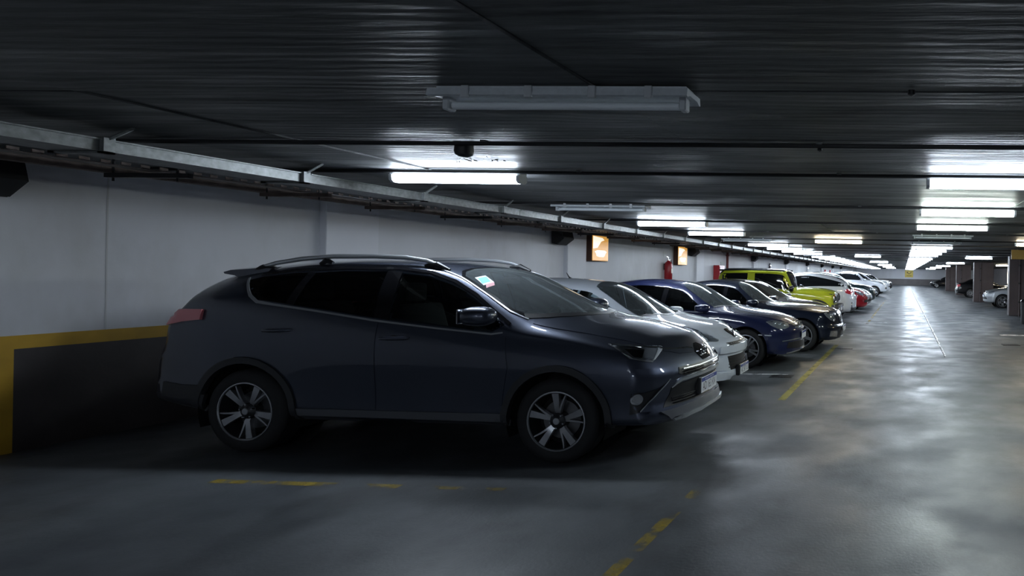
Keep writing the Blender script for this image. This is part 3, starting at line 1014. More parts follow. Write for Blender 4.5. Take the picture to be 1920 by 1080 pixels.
def seats(c, x_front, x_rear, zfl, m=None):
    m = m or M['seat']
    for (x, w_, ys) in ((x_front, .25, (-.37, .37)), (x_rear, .26, (-.36, .36))):
        for y in ys:
            s_ = B().bbox(x - .25, x + .25, y - w_, y + w_, zfl, zfl + .18, .05)
            s_ = s_.obj('seat', m, c.root)
            back = B().bbox(-.07, .07, y - w_, y + w_, 0, .58, .05).obj('seat_back', m, s_, (x - .27, 0, zfl + .12), (0, -.28, 0))
            B().bbox(x - .52, x - .43, y - .13, y + .13, zfl + .70, zfl + .88, .035).obj('headrest', m, s_)

def dashboard(c, x0, x1, z, w_):
    B().bbox(x0, x1, -w_, w_, z - .28, z, .06).obj('dashboard', M['dash'], c.root)
    st = B()
    st.tube([(x0 - .1 + .06 * math.sin(t), .37 + .18 * math.cos(t), z - .06 + .18 * math.sin(t)) for t in [2 * math.pi * i / 20 for i in range(20)]], .014, 6, closed=True)
    st.tube([(x0 - .1, .20, z - .06), (x0 - .1, .54, z - .06)], .012, 6).tube([(x0 - .1, .37, z - .06), (x0 + .05, .37, z - .1)], .03, 8)
    st.obj('steering_wheel', M['black'], c.root)

def mirror_(c, x, y, z, L=.22, H=.15, D=.16, m=None, flip=True):
    for s in ((-1, 1) if flip else (-1,)):
        e = B()
        e.ell((0, 0, 0), (D * .62, L * .55, H * .52), 18, 12, 2.6)
        me = e.me('door_mirror', m or c.paint, 60)
        o = obj('door_mirror', me, c.root, (x, s * (y + L * .42), z), (0, 0, s * -.12))
        B().bbox(-.03, .03, -.09, .09, -.02, .02, .012).obj('mirror_stalk', M['black'], o, (0.01, -s * L * .52, -H * .38))
        gl = B().bbox(-.006, .006, -L * .44, L * .44, -H * .40, H * .40, .005, 1).obj('mirror_glass', M['chrome'], o, (-D * .56, 0, 0))

def plate(c, loc, rz, txt=None, w_=.40, h_=.13, tilt=0.0):
    p = B().bbox(0, .008, -w_ / 2, w_ / 2, -h_ / 2, h_ / 2, .003, 1).obj('number_plate', M['plate'], c.root, loc, (0, tilt, rz))
    B().box(.008, .0095, -w_ / 2 + .004, w_ / 2 - .004, h_ * .22, h_ / 2 - .004).obj('plate_band', M['blue'], p)
    if txt:
        for k, word in enumerate(txt.split()):
            me = text_mesh(word, h_ * .60, M['ink'])
            t_ = obj('plate_lettering', me, p, (.0092, (k - 1) * w_ * .30, -h_ * .13), (math.pi / 2, 0, math.pi / 2))
            t_.scale = (.92, 1.3, 1)
        me = text_mesh('REPUBLICA ARGENTINA', h_ * .17, M['plate'])
        obj('plate_heading', me, p, (.0102, 0, h_ * .345), (math.pi / 2, 0, math.pi / 2))
    return p

def emblem_ovals(c, loc, rz, r=.075):
    e = B()
    ring = lambda cx, cz, a, b, n=28: [(0.006, cx + a * math.cos(2 * math.pi * i / n), cz + b * math.sin(2 * math.pi * i / n)) for i in range(n)]
    e.tube(ring(0, 0, r, r * .68), .009, 8, closed=True)
    e.tube(ring(0, 0, r * .32, r * .60), .007, 8, closed=True)
    e.tube(ring(0, r * .25, r * .62, r * .25), .007, 8, closed=True)
    return e.obj('emblem', M['chrome'], c.root, loc, (0, 0, rz))

def side_windows(c, spans, m, hole=True, gapT=.055, gapB=.02, pillars=True):
    """spans: list of (x_rear, x_front); outline follows belt and roof edge"""
    outs = []
    for (x0, x1) in spans:
        xs = np.linspace(x0, x1, max(4, int((x1 - x0) / .06)))
        top = np.maximum(c.F['zR'](xs), c.F['zB'](xs)) - gapT
        bot = c.F['zB'](xs) + gapB
        ok = top - bot > .012
        xs, top, bot = xs[ok], top[ok], bot[ok]
        if len(xs) < 3: continue
        poly = [(float(x), float(b)) for x, b in zip(xs, bot)] + [(float(x), float(t)) for x, t in zip(xs[::-1], top[::-1])]
        outs.append(poly)
        c.patch('side_window', poly, m, SIDE, .003, .006, .08, mirror=True)
        if len(outs) > 1 and pillars:
            pa, pb = outs[-2], outs[-1]
            na, nb = len(pa) // 2, len(pb) // 2
            c.patch('window_pillar', [pa[na - 1], pb[0], pb[-1], pa[na]], M['blackgl'], SIDE, .0035, .01, .08, mirror=True)
        if hole:
            cx_, cz_ = np.mean([p[0] for p in poly]), np.mean([p[1] for p in poly])
            c.holes.append((SIDE, shrink(poly, .014)))
    return outs

def shrink(poly, d):
    """move every vertex of a polygon inwards by d"""
    n = len(poly)
    ar = sum(poly[i][0] * poly[(i + 1) % n][1] - poly[(i + 1) % n][0] * poly[i][1] for i in range(n))
    sg = 1 if ar > 0 else -1
    out = []
    for i in range(n):
        a, p, b = Vector(poly[i - 1]), Vector(poly[i]), Vector(poly[(i + 1) % n])
        t1 = (p - a); t2 = (b - p)
        if t1.length < 1e-6 or t2.length < 1e-6:
            out.append(tuple(p)); continue
        t1.normalize(); t2.normalize()
        n1 = Vector((-t1.y, t1.x)) * sg; n2 = Vector((-t2.y, t2.x)) * sg
        q = (n1 + n2)
        if q.length < 1e-6: q = n1
        q.normalize()
        k = d / max(.35, q.dot(n1))
        out.append(tuple(p + q * k))
    return out

# ------------------------------------------------------------------ the dark grey-blue SUV in front
P_SUV = mat('paint_slate_blue_metallic', (0.058, 0.067, 0.097), 0.40, 0.75, coat=1.0, spec=0.3)
SUV = dict(
    cat='car', xF=1.03, xR=-3.80, wb=2.79, tyre=.362, arch=.425, track=.905, phases=(.977, .244), stations=150,
    zb=[(-3.80, .42), (-3.4, .34), (-3.0, .29), (-2.2, .27), (-.5, .28), (.3, .29), (.7, .30), (1.12, .36)],
    wM=[(-3.80, .86), (-3.5, .90), (-3.0, .925), (-2.0, .925), (-.6, .925), (.2, .925), (.6, .905), (1.12, .86)],
    shape=[(0, .95), (.10, .985), (.22, .975), (.42, .985), (.62, 1.0), (.80, .992), (.93, .968), (1, .945)],
    zB=[(-3.80, 1.20), (-3.4, 1.30), (-3.1, 1.335), (-2.77, 1.315), (-2.17, 1.245), (-1.68, 1.18), (-1.2, 1.135), (-.57, 1.07), (-.1, 1.035), (.3, .985), (.6, .94), (.85, .88), (1.12, .80)],
    zR=[(-3.80, 1.42), (-3.4, 1.50), (-3.0, 1.575), (-2.8, 1.605), (-2.5, 1.64), (-2.1, 1.665), (-1.6, 1.665), (-1.3, 1.635), (-1.06, 1.565), (-.81, 1.435), (-.54, 1.285), (-.30, 1.165), (-.1, 1.13), (.3, 1.065), (.6, .995), (.8, .935), (1.12, .80)],
    wR=[(-3.80, .56), (-3.2, .60), (-2.5, .635), (-1.6, .645), (-1.06, .675), (-.54, .755), (-.3, .785), (0, .78), (.5, .73), (1.12, .62)],
    zT=[(-3.80, 1.52), (-3.4, 1.61), (-2.8, 1.685), (-2.2, 1.71), (-1.7, 1.705), (-1.35, 1.675), (-1.1, 1.63), (-.75, 1.50), (-.4, 1.355), (-.10, 1.235), (.02, 1.20), (.3, 1.165), (.64, 1.075), (.86, .985), (.98, .90), (1.12, .84)],
    rakeF=[(.28, -.08), (.36, .015), (.43, .0), (.52, -.035), (.60, -.03), (.68, -.005), (.74, .0), (.79, -.025), (.87, -.085), (.94, -.155), (1.02, -.26)],
    rakeR=[(.36, .08), (.5, .0), (.75, .02), (.95, .08), (1.12, .11), (1.2, .18), (1.3, .27), (1.5, .42), (1.62, .50)],
    bendF=(.30, 2.1, .10), bendR=(.10, 2.2, .12), roofp=2.3, bulge=.03)
suv = Car('parked_suv', SUV, (-2.92, 5.95, 0), 0.0, 'dark slate-blue SUV with roof rails parked nearest the viewer', P_SUV)
c = suv
SWIN_F = [(-.60, 1.10), (-1.52, 1.185), (-1.56, 1.60), (-1.30, 1.575), (-1.06, 1.50), (-.84, 1.385), (-.66, 1.27), (-.50, 1.165)]
SWIN_R = [(-1.66, 1.20), (-2.17, 1.268), (-2.40, 1.295), (-2.36, 1.58), (-2.1, 1.60), (-1.70, 1.605)]
SWIN_Q = [(-2.47, 1.305), (-2.74, 1.338), (-2.84, 1.40), (-2.98, 1.50), (-2.86, 1.535), (-2.6, 1.57), (-2.43, 1.582)]
for pl, g in ((SWIN_F, 'glass'), (SWIN_R, 'glassd'), (SWIN_Q, 'glassd')):
    c.patch('side_window', pl, M[g], SIDE, .002, .006, .07, mirror=True)
    c.holes.append((SIDE, shrink(pl, .012)))
# gloss black pillars between the panes
c.patch('window_pillar', [(-1.52, 1.185), (-1.66, 1.20), (-1.70, 1.605), (-1.56, 1.60)], M['blackgl'], SIDE, .004, .02, .06, mirror=True)
c.patch('window_pillar', [(-2.40, 1.295), (-2.47, 1.305), (-2.43, 1.582), (-2.36, 1.58)], M['blackgl'], SIDE, .004, .02, .06, mirror=True)
# chrome line under the glass, hooking up at the rear quarter
c.strip('window_trim', [(-.50, 1.10), (-.60, 1.085), (-1.1, 1.125), (-1.66, 1.18), (-2.17, 1.248), (-2.56, 1.295), (-2.73, 1.318), (-2.82, 1.37), (-2.90, 1.44), (-3.0, 1.52)], [.012, .014, .014, .016, .016, .018, .024, .022, .016, .012], M['satin'], SIDE, .007, .012, .06, mirror=True)
c.strip('window_seal', [(-.46, 1.17), (-.66, 1.295), (-.84, 1.412), (-1.06, 1.527), (-1.30, 1.603), (-1.6, 1.632), (-2.1, 1.628), (-2.6, 1.597), (-2.9, 1.552)], .02, M['blackgl'], SIDE, .006, .012, .06, mirror=True)
# windscreen
WS = [(-.07, 0), (-.10, .2), (-.19, .42), (-.30, .58), (-.40, .685), (-.52, .705), (-.80, .645), (-1.05, .595), (-1.12, .50), (-1.17, .25), (-1.19, 0)]
WS = WS + [(x, -y) for x, y in WS[-2:0:-1]]
c.patch('windscreen', WS, M['glassw'], TOP, .003, .006, .07)
c.holes.append((TOP, shrink(WS, .02)))
c.strip('windscreen_seal', [(-.40, -.70), (-.52, -.72), (-.80, -.66), (-1.05, -.612), (-1.13, -.5), (-1.19, -.25), (-1.205, 0), (-1.19, .25), (-1.13, .5), (-1.05, .612), (-.80, .66), (-.52, .72), (-.40, .70)], .03, M['blackgl'], TOP, .005, .012, .06)
c.strip('pillar_trim', [(-.36, -.735), (-.52, -.745), (-.80, -.685), (-1.06, -.638), (-1.25, -.615)], .012, M['satin'], TOP, .008, .012, .06, mirror=True)
CW = [(-.03, 0), (-.06, .22), (-.14, .45), (-.26, .62), (-.38, .735), (-.43, .70), (-.32, .58), (-.21, .42), (-.12, .2), (-.09, 0)]
c.patch('cowl_grille', CW + [(x, -y) for x, y in CW[-2:0:-1]], M['black'], TOP, .006, .012, .05)
# bonnet, raised a little from the wings
BN = [(.93, 0), (.92, .2), (.87, .4), (.78, .55), (.64, .655), (.3, .73), (-.1, .765), (-.30, .765), (-.24, .66), (-.12, .47), (-.04, .22), (-.015, 0)]
c.patch('bonnet', BN + [(x, -y) for x, y in BN[-2:0:-1]], P_SUV, TOP, .006, .012, .05)
# doors
c.patch('front_door', [(-.42, .80), (-.46, .60), (-.48, .43), (-1.56, .42), (-1.58, .8), (-1.575, 1.165), (-.9, 1.10), (-.47, 1.06)], P_SUV, SIDE, .004, .012, .05, mirror=True)
d_r = c.patch('rear_door', [(-1.595, .42), (-2.30, .42), (-2.36, .58), (-2.44, .68), (-2.62, .80), (-2.68, .98), (-2.66, 1.15), (-2.60, 1.285), (-2.17, 1.232), (-1.61, 1.17), (-1.60, .8)], P_SUV, SIDE, .004, .012, .05, mirror=True)
for nm, x, z in (('front', -1.43, 1.035), ('rear', -2.48, 1.08)):
    for s in (-1, 1):
        h = c.on(SIDE, x, z, .004, s)
        pts = [(x + dx, h.y + s * dy, z + .006 * (dx / .14)) for dx, dy in ((-.135, -.005), (-.12, .022), (-.06, .034), (.03, .034), (.10, .022), (.13, -.005))]
        B().tube(pts, [.010, .014, .017, .016, .014, .010], 10).obj('door_handle', P_SUV, c.root)
        B().ell((x - .02, h.y, z - .005), (.085, .008, .032), 16, 8).obj('handle_recess', M['black'], c.root)
# sill and wheel-arch cladding in dark plastic
P_CLAD = mat('cladding_dark_plastic', (0.030, 0.031, 0.036), 0.55)
P_SILL = mat('sill_grey_plastic', (0.10, 0.105, 0.12), 0.5)
c.arcs('arch_cladding', P_CLAD, wd=.055, off=.018, thick=.05)
c.patch('sill', [(-.47, .285), (-2.34, .275), (-2.37, .34), (-2.33, .405), (-.47, .415), (-.43, .35)], P_SILL, SIDE, .012, .03, .05, mirror=True)
c.liners()
c.put_wheels('split5')
# rear: spoiler, tail lamps, bumper
sp_ = B()
prof = [(-3.00, 1.645), (-3.15, 1.645), (-3.40, 1.625), (-3.47, 1.605), (-3.46, 1.59), (-3.36, 1.575), (-3.28, 1.54), (-3.18, 1.55), (-3.05, 1.60)]
n_ = 13
V_, F_ = [], []
for j in range(n_):
    y = -.62 + 1.24 * j / (n_ - 1)
    q = abs(y) / .62
    for (x, z) in prof:
        V_.append((x + .13 * q ** 3, y, z - .035 * q ** 2.2))
m_ = len(prof)
for j in range(n_ - 1):
    for i in range(m_):
        F_.append((j * m_ + i, j * m_ + (i + 1) % m_, (j + 1) * m_ + (i + 1) % m_, (j + 1) * m_ + i))
F_ += [tuple(range(m_)), tuple((n_ - 1) * m_ + i for i in range(m_ - 1, -1, -1))]
B().add(V_, F_).obj('roof_spoiler', P_SUV, c.root)
for s in (-1, 1):
    b_ = B()
    pr = [(-3.19, 1.242), (-3.19, 1.155), (-3.36, 1.135), (-3.52, 1.10), (-3.60, 1.12), (-3.58, 1.19), (-3.50, 1.225), (-3.36, 1.24)]
    tl = c.patch('tail_lamp', pr, M['tailclear'], SIDE, .022, .05, .04, s=s)
c.strip('rear_bumper_trim', [(-3.18, .52), (-3.4, .52), (-3.58, .54)], .12, P_CLAD, SIDE, .012, .03, .05, mirror=True)
c.patch('rear_bumper_skirt', [(-3.22, .30), (-3.62, .34), (-3.66, .50), (-3.15, .50)], P_CLAD, SIDE, .012, .03, .05, mirror=True)
# roof rails
for s in (-1, 1):
    def rail(x):
        h = c.on(TOP, x, s * .585, 0)
        return h
    xs = [-3.08, -3.0, -2.85, -2.6, -2.3, -1.9, -1.6, -1.4, -1.27, -1.2]
    up = [.0, .035, .055, .065, .068, .068, .062, .05, .025, .0]
    pts = []
    for x, u_ in zip(xs, up):
        h = rail(x); pts.append((x, s * .60, h.z + u_))
    ra = B().tube(pts, [.012, .018, .02, .021, .021, .021, .02, .019, .016, .010], 10).obj('roof_rail', M['satin'], c.root)
    for x0, x1 in ((-3.09, -2.85), (-2.42, -2.30), (-1.42, -1.19)):
        a_, b__ = rail(x0), rail(x1)
        B().tube([(x0, s * .60, a_.z + .005), ((x0 + x1) / 2, s * .60, (a_.z + b__.z) / 2 + .035), (x1, s * .60, b__.z + .008)], [.014, .028, .014], 8).obj('rail_foot', M['black'], ra)
mirror_(c, -.64, .90, 1.245, .20, .155, .22)
# interior
seats(c, -1.25, -2.2, .62)
dashboard(c, -.72, -.14, 1.13, .66)
B().bbox(-3.3, -.5, -.72, .72, .36, .44, .03).obj('cabin_floor', M['dash'], c.root)
B().bbox(-1.02, -.985, -.11, .11, 1.50, 1.56, .012).obj('rear_view_mirror', M['black'], c.root)
# wipers and windscreen stickers
for (y0, x1, y1) in ((-.28, -.36, -.60), (.20, -.27, -.30)):
    pts = []
    for t in (0, .25, .5, .75, 1):
        x = -.11 + (x1 + .11) * t; y = y0 + (y1 - y0) * t
        h = c.on(TOP, x, y, .016); pts.append(h)
    B().tube(pts, .009, 6).obj('wiper', M['black'], c.root)
for (x0, x1, y0, y1, m_) in ((-.99, -.87, -.55, -.41, 'paper'), (-.97, -.89, -.54, -.43, 'teal'), (-.87, -.83, -.57, -.46, 'pink')):
    c.patch('windscreen_sticker', [(x0, y0), (x1, y0 - .05), (x1, y1 - .05), (x0, y1)], M[m_], TOP, .0045 if m_ != 'teal' else .006, .002, .05)
# front of the SUV
HL = [(-.296, 1.017), (-.207, 1.012), (-.047, .992), (.132, .968), (.168, .948), (.08, .909), (.014, .858), (-.04, .867), (-.176, .903), (-.23, .957)]
for s in (-1, 1):
    hl = c.patch('headlamp', HL, M['lampbowl'], 'diag', .006, .03, .03, s=s)
    c.patch('lamp_mask', [(-.20, .975), (-.03, .962), (-.075, .90), (-.135, .905)], M['blackgl'], 'diag', .009, .01, .03, s=s, parent=hl)
    c.strip('lamp_trim', [(-.23, .965), (-.15, .905), (-.06, .888), (-.01, .892), (.02, .875)], .014, M['chrome'], 'diag', .012, .008, .04, s=s, parent=hl)
    c.strip('lamp_trim', [(-.28, 1.008), (-.10, .99), (.12, .962)], .013, M['chrome'], 'diag', .012, .008, .04, s=s, parent=hl)
    c.patch('running_light', [(.016, .868), (.042, .876), (.150, .948), (.105, .955)], M['plate'], 'diag', .014, .01, .03, s=s, parent=hl)
    for u_ in (-.135, -.055):
        h = c.on('diag', u_, .938, .012, s)
        B().lathe([(0, .0), (.018, .004), (.027, .014), (.029, .03)], 16, 'x').obj('projector', M['chrome'], hl, h, (0, 0, s * .8 + math.pi))
    c.patch('lens', shrink(HL, .004), M['lens'], 'diag', .026, .004, .04, s=s, parent=hl)
    # bumper corner ledge, slanted bar and fog lamp
    c.patch('bumper_corner', [(.20, .815), (.33, .808), (.45, .80), (.585, .812), (.535, .715), (.43, .655), (.306, .635), (.20, .64)], P_SUV, 'diag', .020, .03, .03, s=s, a=65)
    c.patch('fog_recess', [(.195, .43), (.203, .615), (.32, .612), (.433, .632), (.285, .455)], M['black'], 'diag', .004, .01, .04, s=s, a=65)
    c.patch('slanted_bar', [(.275, .45), (.515, .71), (.572, .69), (.365, .445)], P_SUV, 'diag', .022, .03, .03, s=s, a=65)
    c.strip('bar_edge', [(.272, .452), (.512, .712)], .008, M['satin'], 'diag', .026, .01, .03, s=s, a=65)
    circ = lambda r, n=16: [(.250 + r * math.cos(2 * math.pi * i / n), .562 + r * math.sin(2 * math.pi * i / n)) for i in range(n)]
    fg = c.patch('fog_lamp', circ(.046), M['satin'], 'diag', .016, .02, .03, s=s, a=65)
    c.patch('fog_lens', circ(.034), M['lampbowl'], 'diag', .020, .006, .03, s=s, a=65, parent=fg)
UB = [(-.16, .89), (-.09, .93), (-.04, .948), (.04, .948), (.09, .93), (.16, .89), (.11, .805), (-.11, .805)]
c.patch('upper_grille', UB, M['blackgl'], FRONT, .006, .02, .03)
c.strip('bonnet_trim', [(-.56, .95), (-.40, .937), (-.22, .927), (-.15, .915)], .014, M['chrome'], FRONT, .010, .012, .04, mirror=True)
SG = [(-.53, .79), (-.3, .792), (0, .798), (.3, .792), (.53, .79), (.56, .742), (.50, .712), (.25, .722), (0, .728), (-.25, .722), (-.50, .712), (-.56, .742)]
c.patch('slim_grille', SG, M['black'], FRONT, .006, .02, .04)
for z in (.738, .755, .772):
    c.strip('grille_slat', [(-.50, z - .003), (-.25, z), (0, z + .004), (.25, z), (.50, z - .003)], .007, M['satin'] if z == .772 else M['blackgl'], FRONT, .016, .012, .05)
c.strip('bumper_bar', [(-.62, .63), (-.585, .66), (-.52, .686), (-.3, .697), (0, .705), (.3, .697), (.52, .686), (.585, .66), (.62, .63)], [.012, .018, .022, .026, .028, .026, .022, .018, .012], M['satin'], FRONT, .020, .03, .04)
LI = [(-.60, .64), (-.27, .668), (.27, .668), (.60, .64), (.62, .56), (.70, .46), (.41, .47), (0, .475), (-.41, .47), (-.70, .46), (-.62, .56)]
c.patch('lower_intake', LI, M['black'], FRONT, .005, .02, .04)
for z in (.488, .512, .536):
    c.strip('intake_slat', [(-.60, z - .008), (-.3, z), (.3, z), (.60, z - .008)], .009, M['blackgl'], FRONT, .016, .014, .05)
c.patch('skid_plate', [(-.74, .43), (-.40, .445), (0, .462), (.40, .445), (.74, .43), (.66, .365), (.3, .375), (0, .38), (-.3, .375), (-.66, .365)], P_SILL, FRONT, .022, .04, .04)
c.strip('skid_edge', [(-.62, .355), (-.42, .375), (0, .388), (.42, .375), (.62, .355)], .012, M['satin'], FRONT, .040, .03, .05)
h = c.on(FRONT, 0, .575)
plate(c, (h.x + .02, 0, .573), 0, 'AD 163 KV', .46, .145)
B().bbox(h.x - .04, h.x + .019, -.26, .26, .49, .655, .01, 1).obj('plate_carrier', M['black'], c.root)
h = c.on(FRONT, 0, .87)
emblem_ovals(c, (h.x + .014, 0, .872), 0, .082)
c.finish()

# ------------------------------------------------------------------ other cars: tables from a few numbers
def gen(wb=2.65, fo=.92, ro=.95, W=.89, H=1.47, tyre=.32, zhf=.74, zcowl=.98, xcowl=-.45, xwt=-1.35, zwt=None,
        xrt=-2.7, zrt=None, xdk=-3.25, zdk=1.02, ztail=.95, zbf=.92, zbr=.98, sill=.22, wr=.56, swF=.34, res=.8,
        rakeF=None, rakeR=None, bendF=(.34, 2.2, .10), bendR=(.18, 2.2, .10), arch=None, roofp=2.2, shape=None, bulge=.025, drop=.06, stations=110, xmid=None, tail_sw=.12):
    xF, xR = fo, -(wb + ro)
    zwt = zwt or H - .05
    zrt = zrt or H - .06
    xmid = xmid or (xwt + xrt) / 2 + .1
    hm = xcowl * .35 + (xF - .12) * .65
    zT = [(xR, ztail), (xdk, zdk), (xrt, zrt), (xmid, H), (xwt, zwt), (xcowl, zcowl), (hm, zcowl * .42 + zhf * .58 + .035), (xF - .10, zhf), (xF, zhf - .05)]
    zR = [(xR, ztail - .03), (xdk - tail_sw * .3, zdk - .03), (xrt + tail_sw, zrt - drop), (xmid, H - drop), (xwt - .06, zwt - drop - .005), (xcowl - swF, zcowl - .01), (xcowl, zcowl - .055), (hm, zcowl * .42 + zhf * .58 - .03), (xF - .10, zhf - .05), (xF, zhf - .09)]
    zB = [(xR, ztail - .09), (xdk, min(zbr, zdk - .045)), (xrt, zbr), (xwt, (zbf + zbr) / 2), (xcowl - swF, zbf), (xcowl, min(zbf, zcowl - .10)), (hm, zcowl * .42 + zhf * .58 - .10), (xF - .10, zhf - .12), (xF, zhf - .16)]
    wRt = [(xR, W * .72), (xdk, W * .74), (xrt + .1, wr), (xmid, wr + .01), (xwt, wr + .02), (xcowl - swF, W * .80), (xcowl, W * .83), (hm, W * .78), (xF, W * .66)]
    d = dict(xF=xF, xR=xR, wb=wb, tyre=tyre, arch=arch or tyre + .055, track=W - .02, stations=stations, res=res,
             zb=[(xR, sill + .12), (xR + .5, sill + .04), (-wb * .5, sill), (.4, sill), (xF - .2, sill), (xF, sill + .06)],
             wM=[(xR, W * .93), (xR + .35, W * .975), (-wb, W), (0, W), (.45, W * .985), (xF, W * .93)],
             zB=zB, zR=zR, wR=wRt, zT=zT, roofp=roofp, bulge=bulge, bendF=bendF, bendR=bendR,
             rakeF=rakeF or [(sill, -.07), (sill + .12, 0), (.45, -.005), (.55, .0), (zhf - .10, -.05), (zhf, -.14)],
             rakeR=rakeR or [(sill, .08), (.45, 0), (.6, .0), (.75, .04), (ztail, .09)])
    if shape: d['shape'] = shape
    d['meta'] = dict(xcowl=xcowl, xwt=xwt, W=W, wr=wr, swF=swF, xrt=xrt, xdk=xdk, zhf=zhf, H=H)
    return d

def windscreen(c, m, hole=True):
    q = c.sp['meta']
    xc, xw, wr, W, sw = q['xcowl'], q['xwt'], q['wr'], q['W'], q['swF']
    k = W / .9
    P = [(xc - .03, 0), (xc - .07, .25 * k), (xc - .19 * sw / .34, .47 * k), (xc - sw * .98, .655 * k), (xw + .12, wr - .025), (xw + .02, wr - .09), (xw - .03, .25), (xw - .045, 0)]
    P = P + [(x, -y) for x, y in P[-2:0:-1]]
    c.patch('windscreen', P, m, TOP, .004, .007, .08)
    if hole: c.holes.append((TOP, shrink(P, .02)))
    Wp = [(xc + .02, 0), (xc - .02, .25 * k), (xc - .14, .47 * k), (xc - sw * .9, .68 * k), (xc - sw * .98, .655 * k), (xc - .19, .47 * k), (xc - .075, .25 * k), (xc - .035, 0)]
    c.patch('cowl_grille', Wp + [(x, -y) for x, y in Wp[-2:0:-1]], M['black'], TOP, .004, .01, .06)
    for y0, y1 in ((-.1, -.5), (.35, -.08)):
        pts = [c.on(TOP, xc - .05 - .16 * t, (y0 + (y1 - y0) * t) * k, .014) for t in (0, .35, .7, 1)]
        B().tube(pts, .008, 5).obj('wiper', M['black'], c.root)

def bonnet(c, m):
    q = c.sp['meta']
    xc, W, xF = q['xcowl'], q['W'], c.sp['xF']
    k = W / .9
    P = [(xF - .13, 0), (xF - .15, .25 * k), (xF - .24, .45 * k), (xF - .38, .59 * k), (.1, .685 * k), (xc + .08, .715 * k), (xc - .14, .71 * k), (xc - .10, .5 * k), (xc + .0, .25 * k), (xc + .035, 0)]
    c.patch('bonnet', P + [(x, -y) for x, y in P[-2:0:-1]], m, TOP, .005, .01, .06)

def doors(c, m, xa, xb, xc_, ztop=.02):
    """two doors per side between xa (front) > xb > xc_ (rear)"""
    sill = c.sp['zb'][2][1] + .10
    def tp(x): return float(c.F['zB'](x)) - ztop
    A = c.archR
    wb = c.sp['wb']
    d1 = [(xa, .55), (xa - .02, sill), (xb + .008, sill), (xb + .008, tp(xb)), (xa - .25, tp(xa - .25)), (xa, tp(xa) - .02)]
    c.patch('front_door', d1, m, SIDE, .004, .01, .07, mirror=True)
    xr = -wb + A + .03
    d2 = [(xb - .008, sill), (xr, sill), (xr - .03, .55), (xr - .16, .68), (xc_, .78), (xc_, tp(xc_)), (xb - .008, tp(xb))]
    c.patch('rear_door', d2, m, SIDE, .004, .01, .07, mirror=True)
    for x in (xb + .14, xc_ + .14):
        z = tp(x) - .085
        for s in (-1, 1):
            h = c.on(SIDE, x, z, .004, s)
            B().tube([(x - .10, h.y, z), (x - .07, h.y + s * .025, z), (x + .07, h.y + s * .025, z), (x + .10, h.y, z)], [.010, .014, .014, .010], 8).obj('door_handle', m, c.root)

def lamps_front(c, poly, a=45, base='satin', proj_=((0, 0),), r=.04, trim=None):
    for s in (-1, 1):
        hl = c.patch('headlamp', poly, M[base], 'diag', .005, .02, .04, s=s, a=a)
        for (u_, z) in proj_:
            h = c.on('diag', u_, z, .010, s, a)
            b = B().lathe([(r * .25, .012), (r * .7, .004), (r, -.006), (r * 1.1, .004), (r * 1.05, .02)], 14, 'x')
            b.obj('reflector', M['chrome'], hl, h, (0, 0, s * math.radians(a) + math.pi))
        c.patch('lens', shrink(poly, .004), M['lens'], 'diag', .022, .004, .06, s=s, a=a, parent=hl)

def cabin(c, zfl=.42, xf=None):
    q = c.sp['meta']
    xf = xf if xf is not None else q['xwt'] - .1
    seats(c, xf, xf - .88, zfl)
    dashboard(c, q['xcowl'] - .62, q['xcowl'] - .12, c.sp['meta']['zhf'] + .17, q['W'] * .72)
    B().bbox(-c.sp['wb'] - .2, q['xcowl'] - .3, -q['W'] * .75, q['W'] * .75, .30, .36, .03).obj('cabin_floor', M['dash'], c.root)

# --- white hatchback behind the SUV
P_WHITE = paint('paint_white', (0.70, 0.74, 0.82), 0.0, 0.35)
S2 = gen(wb=2.65, fo=.92, ro=.72, W=.89, H=1.53, zhf=.77, zcowl=1.04, xcowl=-.04, xwt=-1.0, swF=.27, xrt=-2.75, zrt=1.46, xdk=-3.3, zdk=1.15, ztail=1.05, zbf=.95, zbr=1.03, tyre=.32, wr=.55,
         rakeF=[(.17, -.09), (.26, -.01), (.40, -.02), (.52, -.025), (.60, .0), (.66, .0), (.71, -.05), (.77, -.15), (.85, -.28)], bendF=(.34, 2.1, .10), sill=.19)
c = Car('parked_hatchback', S2, (-3.17, 8.55, 0), 0, 'white hatchback with black badge parked right behind the dark SUV', P_WHITE)
side_windows(c, [(-2.95, -2.1), (-2.04, -1.22), (-1.15, -.28)], M['glass'])
windscreen(c, M['glassw'])
bonnet(c, P_WHITE); doors(c, P_WHITE, -.40, -1.19, -2.15)
lamps_front(c, [(-.34, .90), (-.20, .905), (.0, .83), (.16, .735), (.11, .725), (-.02, .735), (-.18, .76), (-.28, .81)], 45, 'satin', ((-.17, .83), (-.05, .79), (.05, .765)), .042)
c.patch('bonnet_slot', [(-.44, .70), (0, .705), (.44, .70), (.42, .665), (0, .668), (-.42, .665)], M['black'], FRONT, .004, .02, .05)
c.patch('bumper_bar', [(-.60, .655), (0, .66), (.60, .655), (.60, .575), (0, .57), (-.60, .575)], P_WHITE, FRONT, .022, .04, .05)
c.patch('lower_intake', [(-.42, .52), (.42, .52), (.36, .33), (-.36, .33)], M['black'], FRONT, .004, .02, .05)
for z in (.37, .41, .45, .49):
    c.strip('intake_slat', [(-.40, z), (.40, z)], .010, M['alloyd'], FRONT, .012, .012, .08)
for s in (-1, 1):
    c.patch('bumper_cheek', [(s * .47, .52), (s * .68, .50), (s * .72, .36), (s * .42, .33)], P_WHITE, FRONT, .015, .02, .05)
    c.patch('bumper_lip', [(s * .34, .30), (s * .70, .33), (s * .66, .24), (s * .36, .22)], P_WHITE, FRONT, .03, .04, .05)
h = c.on(FRONT, 0, .32)
plate(c, (h.x + .035, 0, .315), 0, 'AC 587 LU', .42, .135)
